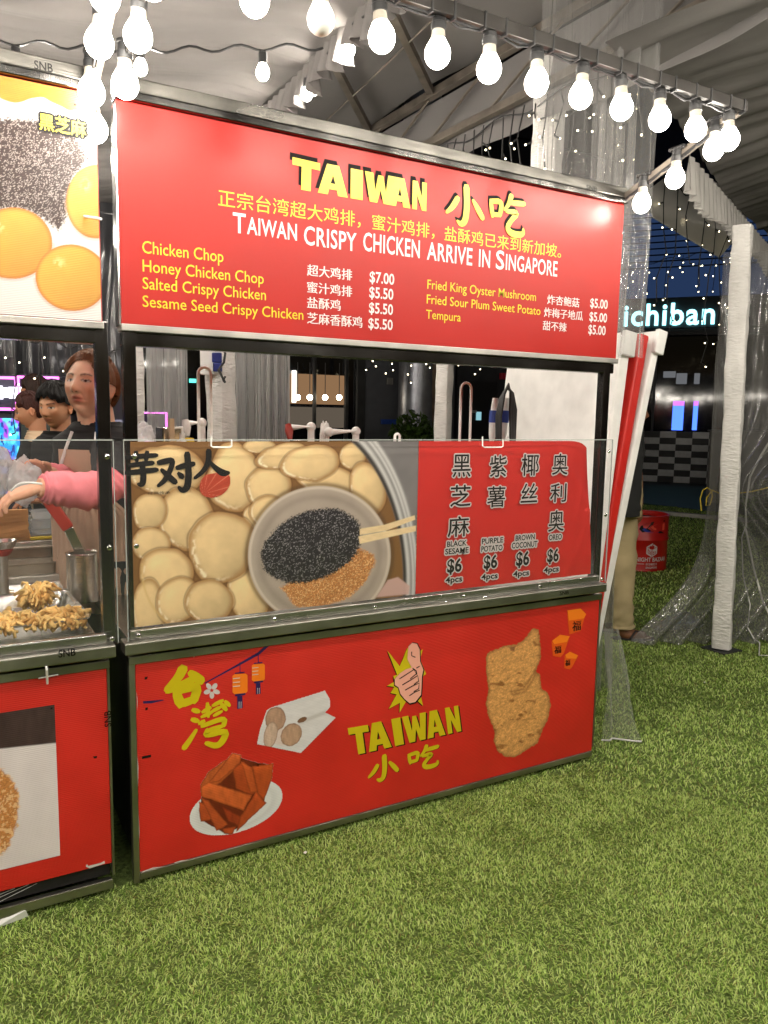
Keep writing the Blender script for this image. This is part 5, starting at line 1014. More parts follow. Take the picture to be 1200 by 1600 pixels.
# clear curtains seen through the opening
for (x0, x1, D, lb_, sd, fo) in ((228, 292, 4.7, 'clear plastic curtain beside the white post at left in the opening', 2, 3), (360, 400, 5.0, 'narrow clear curtain just right of the socket post', 4, 2), (398, 452, 4.9, 'bright wrinkled clear curtain left of the warm lit window', 6, 4)):
    a, b = atd(x0, 690, D), atd(x1, 690, D); curtain([a[0], a[1], 0], [b[0], b[1], 0], .02, 3.0, lb_, PVC_B, fo, .03, seed=sd)
# power sockets on the posts
SKB = mat('socket_blue', lin(34, 50, 120), .4)
def sockets(D, spots, label, bx, cabs=()):
    a = atd(bx[0], bx[3], D); b = atd(bx[2], bx[1], D); t = empty('socket_board', (a + b) / 2, label, 'socket board'); d = b - a; d[2] = 0; W = np.linalg.norm(d); d /= W; n = np.array([d[1], -d[0], 0])
    MB().obox((a + b) / 2 - n * .02, d, n, (0, 0, 1), W / 2, .02, (b - a)[2] / 2, .004).build('board', WHITEP, t)
    for x, y, s in spots: c = atd(x, y, D); MB().obox(c + n * .012, d, n, (0, 0, 1), s / 2, .014, s / 2, .005).build('socket', SKB, t)
    for pts in cabs: MB().tube([atd(x, y, D - .05) for x, y in pts], .007, 7).build('cable', BLACKP, t, smooth=True)
sockets(4.38, [(339, 559, .055), (340, 574, .05)], 'white board with two blue sockets on the wrapped post', (313, 520, 352, 585), [[(336, 548), (348, 546), (352, 552), (350, 566), (342, 577), (350, 596), (352, 588)], [(341, 577), (352, 598)]])
sockets(4.28, [(206, 589, .03), (206, 600, .03), (206, 611, .03)], 'small board with three blue sockets at the left of the opening', (201, 582, 212, 640))
# ------------------------------------------------------------------ things standing behind the counter, seen over the acrylic
def loop(px0, px1, yt, yb, Y, label):
    a, b = aty(px0, yb, Y), aty(px1, yb, Y); t_ = aty((px0 + px1) / 2, yt, Y); x = (a[0] + b[0]) / 2; r = (b[0] - a[0]) / 2; pts = [(a[0], Y, .79), (a[0], Y, t_[2] - r)] + [(x - r * math.cos(t), Y, t_[2] - r + r * math.sin(t)) for t in np.linspace(.3, PI - .3, 7)] + [(b[0], Y, t_[2] - r), (b[0], Y, .79)]
    o = MB().tube(pts, .0055, 8).build('wire_stand', WIRE, base=pts[0], smooth=True); tag(o, label, 'wire stand')
loop(311, 330, 574, 688, .35, 'tall white looped wire stand in front of the socket post'); loop(718, 734, 598, 688, .40, 'tall white looped wire stand left of the hanging plugs'); loop(617, 624, 678, 690, .30, 'short white wire loop above the steel tray picture')
PIPEM = mat('white_pipe', (.70, .69, .67), .35)
def pipe(pts, Y, label, tip=None):
    P = [aty(x, y, Y) for x, y in pts]; P[-1][2] = .79; t = empty('water_pipe', P[-1], label, 'pipe'); MB().tube(P, .014, 10).build('pipe', PIPEM, t, smooth=True)
    for p in P[1:-1]: bm = bmesh.new(); bmesh.ops.create_uvsphere(bm, u_segments=12, v_segments=8, radius=.019); MB().bm(bm, Matrix.Translation(Vector(p))).build('elbow', PIPEM, t, smooth=True)
    if tip: a = P[0]; MB().tube([a + [0, 0, .012], a + [0, -.01, -.012], a + [0, -.02, -.045]], [.012, .017, .009], 10).build('nozzle', PIPEM if tip == 1 else mat('tap_red', lin(150, 50, 40), .4), t, smooth=True)
pipe([(290, 662), (315, 661), (316, 700)], .5, 'white pipe with a nozzle right of the pump bottle', 1); pipe([(450, 668), (486, 667), (486, 700)], .5, 'white bent pipe with a red tap left of the wire bundle', 2); pipe([(512, 676), (514, 675), (556, 674), (557, 700)], .45, 'white bent pipe rightmost of the three in the opening')
wb_ = MB()
for k in range(5): x = 500 + k * 3; wb_.tube([aty(x, 705, .5), aty(x + 1, 680, .5), aty(503 + k * 2.2, 662 - k % 2 * 3, .5), aty(x + 4, 680, .51)], .004, 6)
o = wb_.build('wire_bundle', WIRE, base=aty(505, 700, .5), smooth=True); tag(o, 'bundle of thin white wires between two bent pipes', 'wires')
bp_ = aty(285, 700, .42); bo = empty('pump_bottle', (bp_[0], bp_[1], .79), 'white pump bottle by the steel box behind the acrylic', 'bottle'); zt2 = aty(285, 668, .42)[2]
MB().lathe([(.030, .7905), (.031, .80), (.031, zt2 - .075), (.022, zt2 - .05), (.010, zt2 - .04), (.010, zt2 - .02)], (bp_[0], bp_[1], 0), 20).build('bottle', WHITEP, bo, smooth=True); MB().tube([(bp_[0], bp_[1], zt2 - .02), (bp_[0], bp_[1], zt2), (bp_[0] - .03, bp_[1] - .005, zt2 - .002)], .005, 8).build('pump', WHITEP, bo, smooth=True)
a, b = aty(251, 700, .45), aty(281, 668, .45); o = MB().box(a[0], b[0], .42, .52, .7905, b[2], .004).build('steel_box', CHROME, base=(a[0], .42, .70)); tag(o, 'shiny steel box left of the pump bottle', 'box')
a, b = aty(264, 700, .40), aty(271, 654, .40); o = MB().box(a[0], b[0], .385, .405, .7905, b[2], .002).build('wooden_stick', mat('pale_wood', (.45, .32, .2), .7, var=.2), base=(a[0], .39, .70)); tag(o, 'short brown wooden board standing in front of the steel box', 'wooden board')
a, b = aty(292, 700, .40), aty(303, 684, .40); o = MB().box(a[0], b[0], .39, .43, .7905, b[2], .006).build('sponge', mat('yellow_sponge', lin(220, 190, 50), .9), base=(a[0], .39, .70)); tag(o, 'yellow sponge right of the pump bottle', 'sponge')
def bagm(c, rx, ry, rz, m, name, label, cat, seed, parent=None):
    bm = bmesh.new(); bmesh.ops.create_icosphere(bm, subdivisions=5, radius=1); v = np.array([p.co[:] for p in bm.verts]); f = [[q.index for q in fc.verts] for fc in bm.faces]; bm.free()
    n = vn(v[:, 0] * 2.2 + seed, v[:, 1] * 2.2 + v[:, 2] * 3.1 + seed, 4); rdg = np.abs(vn(v[:, 0] * 3 + seed + 9, v[:, 2] * 3 + v[:, 1] * 2, 3) - .5) * 2; s = (.72 + .5 * n - .16 * rdg)[:, None]; p = v * s * np.array([rx, ry, rz]) + np.array(c)
    o = mesh_obj(name, p, f, m, parent, smooth=True, base=None if parent else c)
    if label: tag(o, label, cat)
    return o
FILM = sheet('thin_plastic_bag', (.86, .86, .88), (.92, .92, .94), .62, .16, 1.45, (9, .8))
c = aty(222, 677, .40); bagm((c[0], c[1], c[2] - .03), .055, .05, .07, FILM, 'plastic_bag', 'crumpled clear bag with scraps at the left end of the opening', 'bag', 4)
# hanging plugs with coiled cable
pt = empty('power_plug', aty(778, 690, .55), 'blue and white industrial plugs standing with coiled black cable', 'plug')
for (x, yt_, yb_) in ((771, 622, 692), (788, 622, 692)):
    a, b = aty(x - 3, yb_, .55), aty(x + 3, yt_, .55); d = b - a
    MB().tube([a, a + d * .18, a + d * .45], [.010, .016, .019], 12).build('plug_body', WHITEP, pt, smooth=True); MB().tube([a + d * .45, a + d * .72], .021, 12).build('plug_collar', mat('plug_blue', lin(40, 66, 150), .4) if x == 771 else bpy.data.materials['plug_blue'], pt, smooth=True); MB().tube([a + d * .72, a + d], [.017, .013], 12).build('plug_tip', WHITEP, pt, smooth=True)
cl_ = MB()
for k in range(4): cl_.tube([aty(776 + k * 2, 700, .50 - .012 * k), aty(776 + k * 2.2, 650, .50 - .012 * k), aty(782 + k * 2, 622 - k * 2, .50 - .012 * k), aty(792 + k, 606 - k * 2, .50 - .012 * k), aty(801 - k, 614 - k, .50 - .012 * k), aty(806 - k * 3, 640, .50 - .012 * k), aty(804 - k * 2, 690, .50 - .012 * k)], .0062, 8)
cl_.build('cable', BLACKP, pt, smooth=True)
# ------------------------------------------------------------------ people
from mathutils import kdtree
SKIN = vcol('skin', 0.5, 0.35); SKIN.node_tree.nodes['Principled BSDF'].inputs['Subsurface Weight'].default_value = .12; SKIN.node_tree.nodes['Principled BSDF'].inputs['Subsurface Radius'].default_value = (.02, .008, .005)
def gs(a, w): return np.exp(-(a / w) ** 2)
def head_geo(skin, lip, brow, age=0.0, nlat=150, nlon=210, full=1.0):
    th = np.linspace(.02, PI - .02, nlat); ph = np.linspace(0, 2 * PI, nlon, endpoint=False); T, P = np.meshgrid(th, ph, indexing='ij')
    nx, ny, nz = np.sin(T) * np.sin(P), -np.sin(T) * np.cos(P), np.cos(T)
    x, y, z = nx * .076 * full, ny * .100, nz * .122; t = np.clip(-nz, 0, 1); x = x * (1 - .34 * t ** 2.0); y = np.where(ny < 0, y * (1 - .05 * t), y * (1 - .42 * t)); y = np.where(ny < 0, y * .93, y)
    x = x * (1 + .03 * gs(nz - .1, .35)); f = (ny < 0) * np.clip(-ny * 2.2, 0, 1); ax = np.abs(x)
    d = np.zeros_like(x)
    d -= .023 * gs(x, .0125) * gs(z + .033, .0165) + .012 * gs(x, .011) * gs(z + .010, .022) + .008 * gs(ax - .014, .007) * gs(z + .037, .008)
    d += .009 * gs(ax - .032, .018) * gs(z - .002, .012); d -= .0045 * gs(ax - .03, .024) * gs(z - .024, .009); d -= .006 * gs(ax - .045, .02) * gs(z + .028, .02)
    d -= .0035 * gs(ax - .031, .014) * gs(z - .003, .007)
    d -= .0085 * gs(x, .021) * gs(z + .060, .0065) + .0080 * gs(x, .018) * gs(z + .072, .0065); d += .0075 * gs(x, .024) * gs(z + .0655, .0026); d -= .009 * gs(x, .022) * gs(z + .103, .014); d += .004 * gs(x, .02) * gs(z + .084, .005)
    if age: d += .0035 * age * gs((ax - .018 - (-.045 - z) * .45), .0035) * gs(z + .052, .018); d -= .006 * age * gs(ax - .045, .016) * gs(z + .078, .018); d += .002 * age * gs(ax - .036, .012) * gs(z + .014, .0028)
    y = y + d * f
    c = np.zeros(x.shape + (3,)) + lin(*skin); c = c * (1 + .10 * (vn(P * 6, T * 9, 3) - .5))[..., None]; c = mixc(c, lin(*skin) * np.array([1.04, .80, .72]), .45 * f * (gs(ax - .042, .018) * gs(z + .03, .016) + gs(x, .014) * gs(z + .034, .012)))
    c = mixc(c, lin(*lip), f * np.clip(gs(x, .022) * (gs(z + .060, .0052) + gs(z + .071, .006)) * 1.0, 0, .75)); c = mixc(c, lin(60, 24, 20), f * .7 * gs(x, .021) * gs(z + .0655, .0018))
    bl = z - (.0205 + .005 * np.sin(np.clip((ax - .014) / .036, 0, 1) * PI * .8)); c = mixc(c, lin(*brow), f * .9 * sstep(.012, .016, ax) * sstep(.054, .046, ax) * gs(bl, .0036))
    e = ((ax - .0315) / .0155) ** 2 + ((z - .002) / (.0052)) ** 2; c = mixc(c, lin(206, 198, 192), f * sstep(1.05, .85, e)); ir = ((ax - .0305) ** 2 + (z - .0025) ** 2) / .0052 ** 2; c = mixc(c, lin(20, 12, 9), f * sstep(1.1, .8, ir) * (e < 1.0)); c = mixc(c, lin(26, 16, 13), f * .9 * gs(np.sqrt(e) - 1.0, .12) * (z > .001) ); c = mixc(c, lin(*skin) * .55, f * .5 * gs(np.sqrt(e) - 1.08, .10) * (z < .001)); c = mixc(c, lin(60, 26, 20), f * .8 * gs(ax - .0085, .0035) * gs(z + .0435, .0022))
    V = np.stack([x, y, z], -1).reshape(-1, 3); i = np.arange(nlat * nlon).reshape(nlat, nlon); j = np.roll(i, -1, 1); Q = np.stack([i[:-1], j[:-1], j[1:], i[1:]], -1).reshape(-1, 4)
    top = [tuple(i[0][::-1])]; bot = [tuple(i[-1])]
    return V, [tuple(q) for q in Q] + top + bot, c.reshape(-1, 3)
def ear_geo(s, skin):
    bm = bmesh.new(); bmesh.ops.create_uvsphere(bm, u_segments=20, v_segments=14, radius=1); v = np.array([p.co[:] for p in bm.verts]); f = [[q.index for q in fc.verts] for fc in bm.faces]; bm.free()
    p = v * np.array([.010, .019, .031]); p[:, 0] += -.006 * s * 0 ; dish = np.exp(-((v[:, 1]) ** 2 + v[:, 2] ** 2) / .28) * (v[:, 0] * s > 0); p[:, 0] -= s * dish * .010; p[:, 1] *= np.where(v[:, 2] < 0, .72, 1)
    p = p + np.array([s * .079, .014, -.012]); p[:, 0] += s * .006 * np.clip(v[:, 1], 0, 1); c = np.zeros_like(p) + lin(*skin) * np.array([1.0, .86, .8]); return p, f, c
def tube_geo(pts, r, col, n=16, flat=1.0):
    m = MB().tube(pts, r, n, True, flat); return np.array(m.v), m.f, np.zeros((len(m.v), 3)) + lin(*col)
def smooth_path(pts, k=2):
    p = np.array(pts, float)
    for _ in range(k):
        q = [p[0]]
        for i in range(len(p) - 1): q += [p[i] * .75 + p[i + 1] * .25, p[i] * .25 + p[i + 1] * .75]
        q.append(p[-1]); p = np.array(q)
    return p
def hand_geo(wrist, d, nrm, col, curl=.5, spread=.12, side=1, size=1.0, thumb=.6):
    """palm, four unequal bent fingers and a thumb from the side of the palm; nrm = way the fingers curl"""
    d = np.array(d, float); d /= np.linalg.norm(d); nrm = np.array(nrm, float); nrm -= d * (d @ nrm); nrm /= np.linalg.norm(nrm); s = np.cross(d, nrm) * side; w = np.array(wrist, float); G = []
    for k in (-1.1, -.35, .35, 1.1): G.append(tube_geo([w - d * .01 + s * k * .008, w + d * .045 * size + s * k * .019 * size, w + d * .088 * size + s * k * .021 * size], [.015 * size, .0155 * size, .0115 * size], col, 12))
    for k, L, dz in ((-1.1, .068, -.004), (-.35, .078, 0), (.35, .074, 0), (1.1, .058, -.006)):
        b = w + d * (.086 + dz) * size + s * k * .021 * size; pts = [b]; a = curl * .55; di = d * math.cos(a) + nrm * math.sin(a) + s * k * spread
        for q, fr in enumerate((.45, .32, .23)): di /= np.linalg.norm(di); pts.append(pts[-1] + di * L * fr * size); a += curl * .75; di = d * math.cos(a) + nrm * math.sin(a) + s * k * spread * .6
        G.append(tube_geo(smooth_path(pts, 1), list(np.linspace(.0095, .0066, 6 + 2)[:len(smooth_path(pts, 1))] * size), col, 10))
    b = w + d * .026 * size - s * .026 * size; t1 = d * .6 - s * .75 + nrm * .35 * thumb; t1 /= np.linalg.norm(t1); t2 = d * .9 - s * .25 + nrm * .6 * thumb; t2 /= np.linalg.norm(t2); G.append(tube_geo(smooth_path([b, b + t1 * .034 * size, b + t1 * .034 * size + t2 * .046 * size], 1), [.013 * size, .012 * size, .0105 * size, .009 * size, .0075 * size, .007 * size][:len(smooth_path([b, b, b], 1))], col, 10)); return G
def body_mesh(G, parent, voxel=.0032):
    V = []; Fs = []; Cs = []; o = 0
    for v, f, c in G: V.append(np.asarray(v)); Fs += [tuple(i + o for i in q) for q in f]; Cs.append(c); o += len(v)
    V = np.concatenate(V); Cs = np.concatenate(Cs); t = mesh_obj('tmp', V, Fs, None)
    bm = bmesh.new(); bm.from_mesh(t.data); bmesh.ops.recalc_face_normals(bm, faces=bm.faces[:]); bm.to_mesh(t.data); bm.free()
    md = t.modifiers.new('r', 'REMESH'); md.mode = 'VOXEL'; md.voxel_size = voxel; sm = t.modifiers.new('s', 'SMOOTH'); sm.iterations = 2; sm.factor = .4
    dg = bpy.context.evaluated_depsgraph_get(); me = bpy.data.meshes.new_from_object(t.evaluated_get(dg)); bpy.data.objects.remove(t)
    kd = kdtree.KDTree(len(V)); [kd.insert(Vector(p), i) for i, p in enumerate(V)]; kd.balance()
    nv = np.zeros(len(me.vertices) * 3); me.vertices.foreach_get('co', nv); nv = nv.reshape(-1, 3); idx = [kd.find(Vector(p))[1] for p in nv]; faces = [tuple(p.vertices) for p in me.polygons]; bpy.data.meshes.remove(me)
    return mesh_obj('body', nv, faces, SKIN, parent, Cs[idx], smooth=True)
def rotmat(az, pitch=0, roll=0):
    return np.array(Matrix.Rotation(az, 3, 'Z') @ Matrix.Rotation(pitch, 3, 'X') @ Matrix.Rotation(roll, 3, 'Y'))
def hair(parent, c, R_, s, fn, m, thick=.016, seed=0, n=(130, 170), wide=1.0, kmin=.12):
    """hair shell over the skull; fn gives how far (m) a point lies inside the hairline, the shell thins out towards it"""
    th = np.linspace(.02, PI - .05, n[0]); ph = np.linspace(0, 2 * PI, n[1], endpoint=False); T, P = np.meshgrid(th, ph, indexing='ij'); nx, ny, nz = np.sin(T) * np.sin(P), -np.sin(T) * np.cos(P), np.cos(T)
    t = np.clip(-nz, 0, 1); g = .10 * (vn(P * 9 + seed, T * 2.2, 3) - .5) + .05 * (vn(P * 30 + seed, T * 2.5, 2) - .5); a = fn(nx * .090 * wide, ny * .108, nz * .132); k = kmin + (1 - kmin) * sstep(-.002, .026, a); e = .0018 + thick * k
    x = nx * (.076 + e) * wide * (1 - .32 * t ** 2) * (1 + g * k); y = ny * (.100 + e * .9) * np.where(ny > 0, 1 - .32 * t, .95) * (1 + g * k); z = nz * (.122 + e) * (1 + g * k)
    i = np.arange(n[0] * n[1]).reshape(n); j = np.roll(i, -1, 1); Q = np.stack([i[:-1], j[:-1], j[1:], i[1:]], -1).reshape(-1, 4); kk = (a + .006 * (vn(P * 40 + seed, T * 3, 2) - .5) > 0).reshape(-1); Q = Q[kk[Q].sum(1) >= 3]
    V = np.stack([x, y, z], -1).reshape(-1, 3); cc = np.ones((len(V), 3)) * (0.35 + 1.3 * vn(P * 34 + seed, T * 3, 3)).reshape(-1, 1)
    V = (V * s) @ R_.T + c; return mesh_obj('hair', V, Q, m, parent, cc, smooth=True)
def hairline(front, temple, low, fringe=0.0, earz=.012):
    """front = hairline height over the nose, temple = how far it drops at the sides, low = lowest height at the nape"""
    def f(x, y, z):
        ax = np.abs(x); zh = front - temple * sstep(.028, .070, ax) - fringe * np.abs(np.sin(x * 95 + 1)) - 1.1 * np.clip(y + .040, 0, .30); zh = np.maximum(zh, low)
        ear = np.minimum(np.minimum(.040 - y, y + .030), earz - z); side = np.where((ax > .05) & (y < .040), np.minimum(z - zh, -np.clip(ear, 0, 1) + .004), z - zh); return np.where((y < -.03), z - np.maximum(zh, .02), side)
    return f
def hairmat(name, col):
    m = vcol(name, .58, .2, bump=(90, .5, (1, 1, .25))); nt = m.node_tree; a = [n for n in nt.nodes if n.type == 'ATTRIBUTE'][0]; mx = nt.nodes.new('ShaderNodeMix'); mx.data_type = 'RGBA'; mx.blend_type = 'MULTIPLY'; mx.inputs['Factor'].default_value = 1
    nt.links.new(a.outputs['Color'], mx.inputs[6]); mx.inputs[7].default_value = tuple(lin(*col)) + (1,); nt.links.new(mx.outputs[2], nt.nodes['Principled BSDF'].inputs['Base Color']); return m
def loft(name, rings, m, parent, n=40, wr=.008, seed=0, ribs=0):
    """garment: rings of (centre, rx, ry, azimuth)"""
    V = []; rr = []
    for i in range(len(rings) - 1):
        for k in range(8): t = k / 8; a, b = rings[i], rings[i + 1]; rr.append([np.array(a[0]) * (1 - t) + np.array(b[0]) * t] + [a[q] * (1 - t) + b[q] * t for q in (1, 2, 3)])
    rr.append([np.array(rings[-1][0])] + list(rings[-1][1:]))
    U = np.arange(n) / n * 2 * PI
    for i, (c, rx, ry, az) in enumerate(rr):
        w_ = wr * (vn(U * 2.2 + seed, np.full(n, i * .45 + seed), 3) - .5) * 2 + (.002 * np.sin(U * ribs) if ribs else 0); sx = np.sign(np.cos(U)) * np.abs(np.cos(U)) ** .85; x = sx * (rx + w_); y = np.sin(U) * (ry + w_)
        V.append(np.stack([c[0] + x * math.cos(az) - y * math.sin(az), c[1] + x * math.sin(az) + y * math.cos(az), c[2] + 0 * x], 1))
    N = len(rr); V = np.concatenate(V); i = np.arange(N * n).reshape(N, n); j = np.roll(i, -1, 1); Q = [tuple(q) for q in np.stack([i[:-1], j[:-1], j[1:], i[1:]], -1).reshape(-1, 4)] + [tuple(i[0]), tuple(i[-1])]
    return mesh_obj(name, V, Q, m, parent, smooth=True)
def sleeve(name, pts, r, m, parent, seed=0, wr=.006, n=22):
    p = smooth_path(pts, 3); L = len(p); rr = np.interp(np.linspace(0, 1, L), np.linspace(0, 1, len(r)), r); mb = MB().tube(p, list(rr), n); v = np.array(mb.v); k = v.reshape(L, n, 3); ctr = p[:, None, :]
    g = 1 + wr / np.maximum(rr, .01)[:, None] * 2 * (vn(np.arange(L)[:, None] * .9 + np.sin(np.arange(n) / n * 2 * PI)[None] * 1.2 + seed, np.cos(np.arange(n) / n * 2 * PI)[None] * 1.4 + seed + 0 * np.arange(L)[:, None], 3) - .5); v = (ctr + (k - ctr) * g[..., None]).reshape(-1, 3)
    return mesh_obj(name, v, mb.f, m, parent, smooth=True)
CL_BLACK = mat('black_knit', (.014, .014, .015), .85, var=.3, vscale=30); CL_PINK = mat('pink_sleeve_cloth', lin(236, 132, 142), .75, var=.08, vscale=14, bump=(18, .5)); CL_BEIGE = mat('beige_apron_cloth', lin(204, 172, 148), .85, var=.06); CL_CREAM = mat('cream_cloth', lin(198, 172, 142), .85, var=.06, bump=(30, .3)); CL_GREY = mat('grey_green_cloth', (.05, .06, .058), .85); CL_KHAKI = mat('khaki_cloth', lin(172, 154, 116), .85, var=.10, vscale=6, bump=(14, .5)); CL_JEAN = mat('dark_trousers', (.02, .022, .03), .85)
def person(label, hc, az, skin, lip, brow, pitch=0, roll=0, s=1.0, age=0, base_z=0, full=1.0, nk=1.0):
    hc = np.array(hc, float); t = empty('person', (hc[0], hc[1], base_z), label, 'person'); R_ = rotmat(az, pitch, roll); G = []
    v, f, c = head_geo(skin, lip, brow, age, full=full); G.append(((v * s) @ R_.T + hc, f, c))
    for sd in (-1, 1): v, f, c = ear_geo(sd, skin); G.append(((v * s) @ R_.T + hc, f, c))
    Rz = rotmat(az); nb = hc + Rz @ np.array([0, .045, -.24]) * s; G.append(tube_geo(smooth_path([hc + R_ @ np.array([0, .03, -.05]) * s, hc + Rz @ np.array([0, .038, -.13]) * s, hc + Rz @ np.array([0, .04, -.19]) * s, nb], 1), [q * s * nk for q in (.055, .055, .055, .056, .058, .062, .07, .085)], skin, 24))
    return t, G, R_, Rz, hc
def torso(t, hc, Rz, s, az, m, zs, name='shirt', seed=0, lean=(0, 0), wide=1.0, neck=.085):
    """garment from neckline to hips; zs = heights below the head centre"""
    L = np.array([lean[0], lean[1], 0]); off = lambda d: hc + Rz @ np.array([0, .05, 0]) * s + np.array([0, 0, -d + .032]) + L * (d - .17)
    loft(name, [(off(.165 * s), neck * s, neck * .9 * s, az), (off(.195 * s), .135 * wide * s, .085 * s, az), (off(.235 * s), .195 * wide * s, .105 * s, az), (off(.33 * s), .20 * wide * s, .125 * s, az), (off(.50 * s), .175 * wide * s, .125 * s, az), (off(.66 * s), .185 * wide * s, .13 * s, az), (off(zs * s), .18 * wide * s, .125 * s, az)], m, t, seed=seed)
def legs(t, hc, Rz, s, az, m, zb, lean=(0, 0)):
    for q in (-1, 1):
        h = hc + Rz @ np.array([q * .09, .05, -.66]) * s + np.array([lean[0], lean[1], 0]) * .5; sleeve('trouser_leg', [h, h + [0, 0, -.40 * s], [h[0], h[1], .06]], [.095 * s, .072 * s, .055 * s], m, t, seed=q)
        MB().tube([(h[0], h[1], .035), (h[0] + math.sin(az) * .10, h[1] - math.cos(az) * .10, .03), (h[0] + math.sin(az) * .17, h[1] - math.cos(az) * .17, .02)], [.036, .036, .022], 12).build('shoe', CL_BLACK, t, smooth=True)
# ---- the stallholder at the left stall
s = .96; az = math.radians(-40); t, G, R_, Rz, hc = person('woman in a black cardigan, beige apron and pink sleeves leaning over the fried food', atd(141, 604, 2.80), az, (242, 198, 170), (200, 112, 104), (64, 44, 36), pitch=math.radians(-12), roll=math.radians(2), s=s, age=1.0, full=1.12, nk=1.22)
hair(t, hc, R_, s, hairline(.086, .050, -.085), hairmat('brown_hair', (104, 66, 38)), .017, 3, wide=1.12)
sh_n = atd(172, 722, 2.66); el_n = atd(172, 764, 2.50); wr_n = atd(60, 762, 2.34); sh_f = atd(122, 716, 2.88); el_f = atd(118, 758, 2.86); wr_f = atd(76, 740, 2.66)
G.append(tube_geo(smooth_path([sh_n, el_n, (el_n + wr_n) / 2 + [0, 0, -.004], wr_n], 2), [.045] * 3 + [.040] * 8 + [.030] * 9, (226, 172, 142))); G.append(tube_geo(smooth_path([sh_f, el_f, wr_f], 2), list(np.linspace(.042, .026, 12))[:len(smooth_path([sh_f, el_f, wr_f], 2))], (226, 172, 142)))
dn = atd(10, 778, 2.30) - wr_n; G += hand_geo(wr_n, dn, (0, .2, -1), (220, 164, 134), .75, .10, 1, .95); df = atd(40, 722, 2.58) - wr_f; G += hand_geo(wr_f, df, (0, -.5, -.8), (220, 164, 134), .75, .05, -1, .95)
body_mesh(G, t); torso(t, hc, Rz, s, az, CL_BLACK, .78, 'cardigan', 5, lean=(.02, .05), wide=.95); legs(t, hc, Rz, s, az, CL_JEAN, 0)
fw = Rz @ np.array([0, -1, 0]); ob = hc + Rz @ np.array([0, .05, 0]) * s
ap = lambda d, w, o: [ob + np.array([.02 * (d - .17), .05 * (d - .17), -d]) + fw * o + Rz @ np.array([q * w, 0, 0]) for q in (-1, 1)]
def apronf(U, V):
    d = .235 + V * .63; an = (U - .5) * (.95 + 1.1 * sstep(.22, .45, V)); rx = .205 * s; ry = .142 * s; lx = rx * np.sin(an); ly = -ry * np.cos(an) + .0025 * np.sin(U * 90) * (V > .3)
    return ob[0] + lx * math.cos(az) - ly * math.sin(az) + .02 * (d - .17), ob[1] + lx * math.sin(az) + ly * math.cos(az) + .05 * (d - .17), ob[2] - d * s
grid('apron', apronf, 90, 40, CL_BEIGE, t)
for q in (-1, 1): MB().tube(smooth_path([ob + Rz @ np.array([q * .05, -.10, -.17]) * s, ob + Rz @ np.array([q * .06, -.135, -.24]) * s, ob + Rz @ np.array([q * .085, -.145, -.33]) * s], 2), .006, 6).build('apron_strap', WHITEP, t, smooth=True)
sleeve('sleeve', [sh_n + [0, 0, .04], sh_n * .5 + el_n * .5, el_n + [.01, 0, .01]], [.066, .060, .056], CL_BLACK, t, 4)
sleeve('pink_sleeve', [el_n + [.03, .01, .035], el_n + [-.01, 0, -.002], el_n * .55 + wr_n * .45 + [0, 0, -.006], wr_n + (el_n - wr_n) * .16, wr_n + (el_n - wr_n) * .04], [.054, .058, .060, .050, .037], CL_PINK, t, 9, .012); sleeve('sleeve', [sh_f, el_f], [.06, .055], CL_BLACK, t, 6)
sleeve('pink_sleeve', [el_f, el_f * .5 + wr_f * .5, wr_f + (el_f - wr_f) * .08], [.05, .052, .036], CL_PINK, t, 12, .018)
hb = hc + R_ @ np.array([0, .115, -.02]) * s; bagm(hb, .035, .04, .045, bpy.data.materials['brown_hair'], 'hair_bun', None, None, 5, t)
# ---- young man
s = .98; az = math.radians(-44); t, G, R_, Rz, hc = person('young man with black hair in a black t-shirt behind the left stall', atd(87, 636, 4.2), az, (212, 158, 122), (176, 106, 92), (16, 11, 9), pitch=math.radians(5), s=s, full=.98)
hair(t, hc, R_, s, hairline(.066, .026, -.05, .016), hairmat('black_hair', (13, 10, 9)), .026, 8, kmin=.55)
sh = [hc + Rz @ np.array([q * .185, .05, -.235]) * s for q in (-1, 1)]; e1 = sh[0] + Rz @ np.array([-.03, -.10, -.24]); e2 = sh[1] + Rz @ np.array([.03, -.10, -.25]); w2 = e2 + Rz @ np.array([-.12, -.20, .0]); w1 = e1 + Rz @ np.array([.12, -.2, .0])
for a_, b_, c_ in ((sh[0], e1, w1), (sh[1], e2, w2)): p = smooth_path([a_, b_, c_], 2); G.append(tube_geo(p, list(np.linspace(.047, .027, len(p))), (196, 140, 104))); G += hand_geo(c_, Rz @ np.array([-.5, -.8, 0]), (0, 0, -1), (176, 118, 84), .6)
body_mesh(G, t); torso(t, hc, Rz, s, az, CL_BLACK, .74, 't_shirt', 2, neck=.098); legs(t, hc, Rz, s, az, CL_JEAN, 0)
for a_, b_ in ((sh[0], e1), (sh[1], e2)): sleeve('sleeve', [a_ + [0, 0, .02], a_ * .55 + b_ * .45, a_ * .35 + b_ * .65], [.075, .07, .066], CL_BLACK, t, 3)
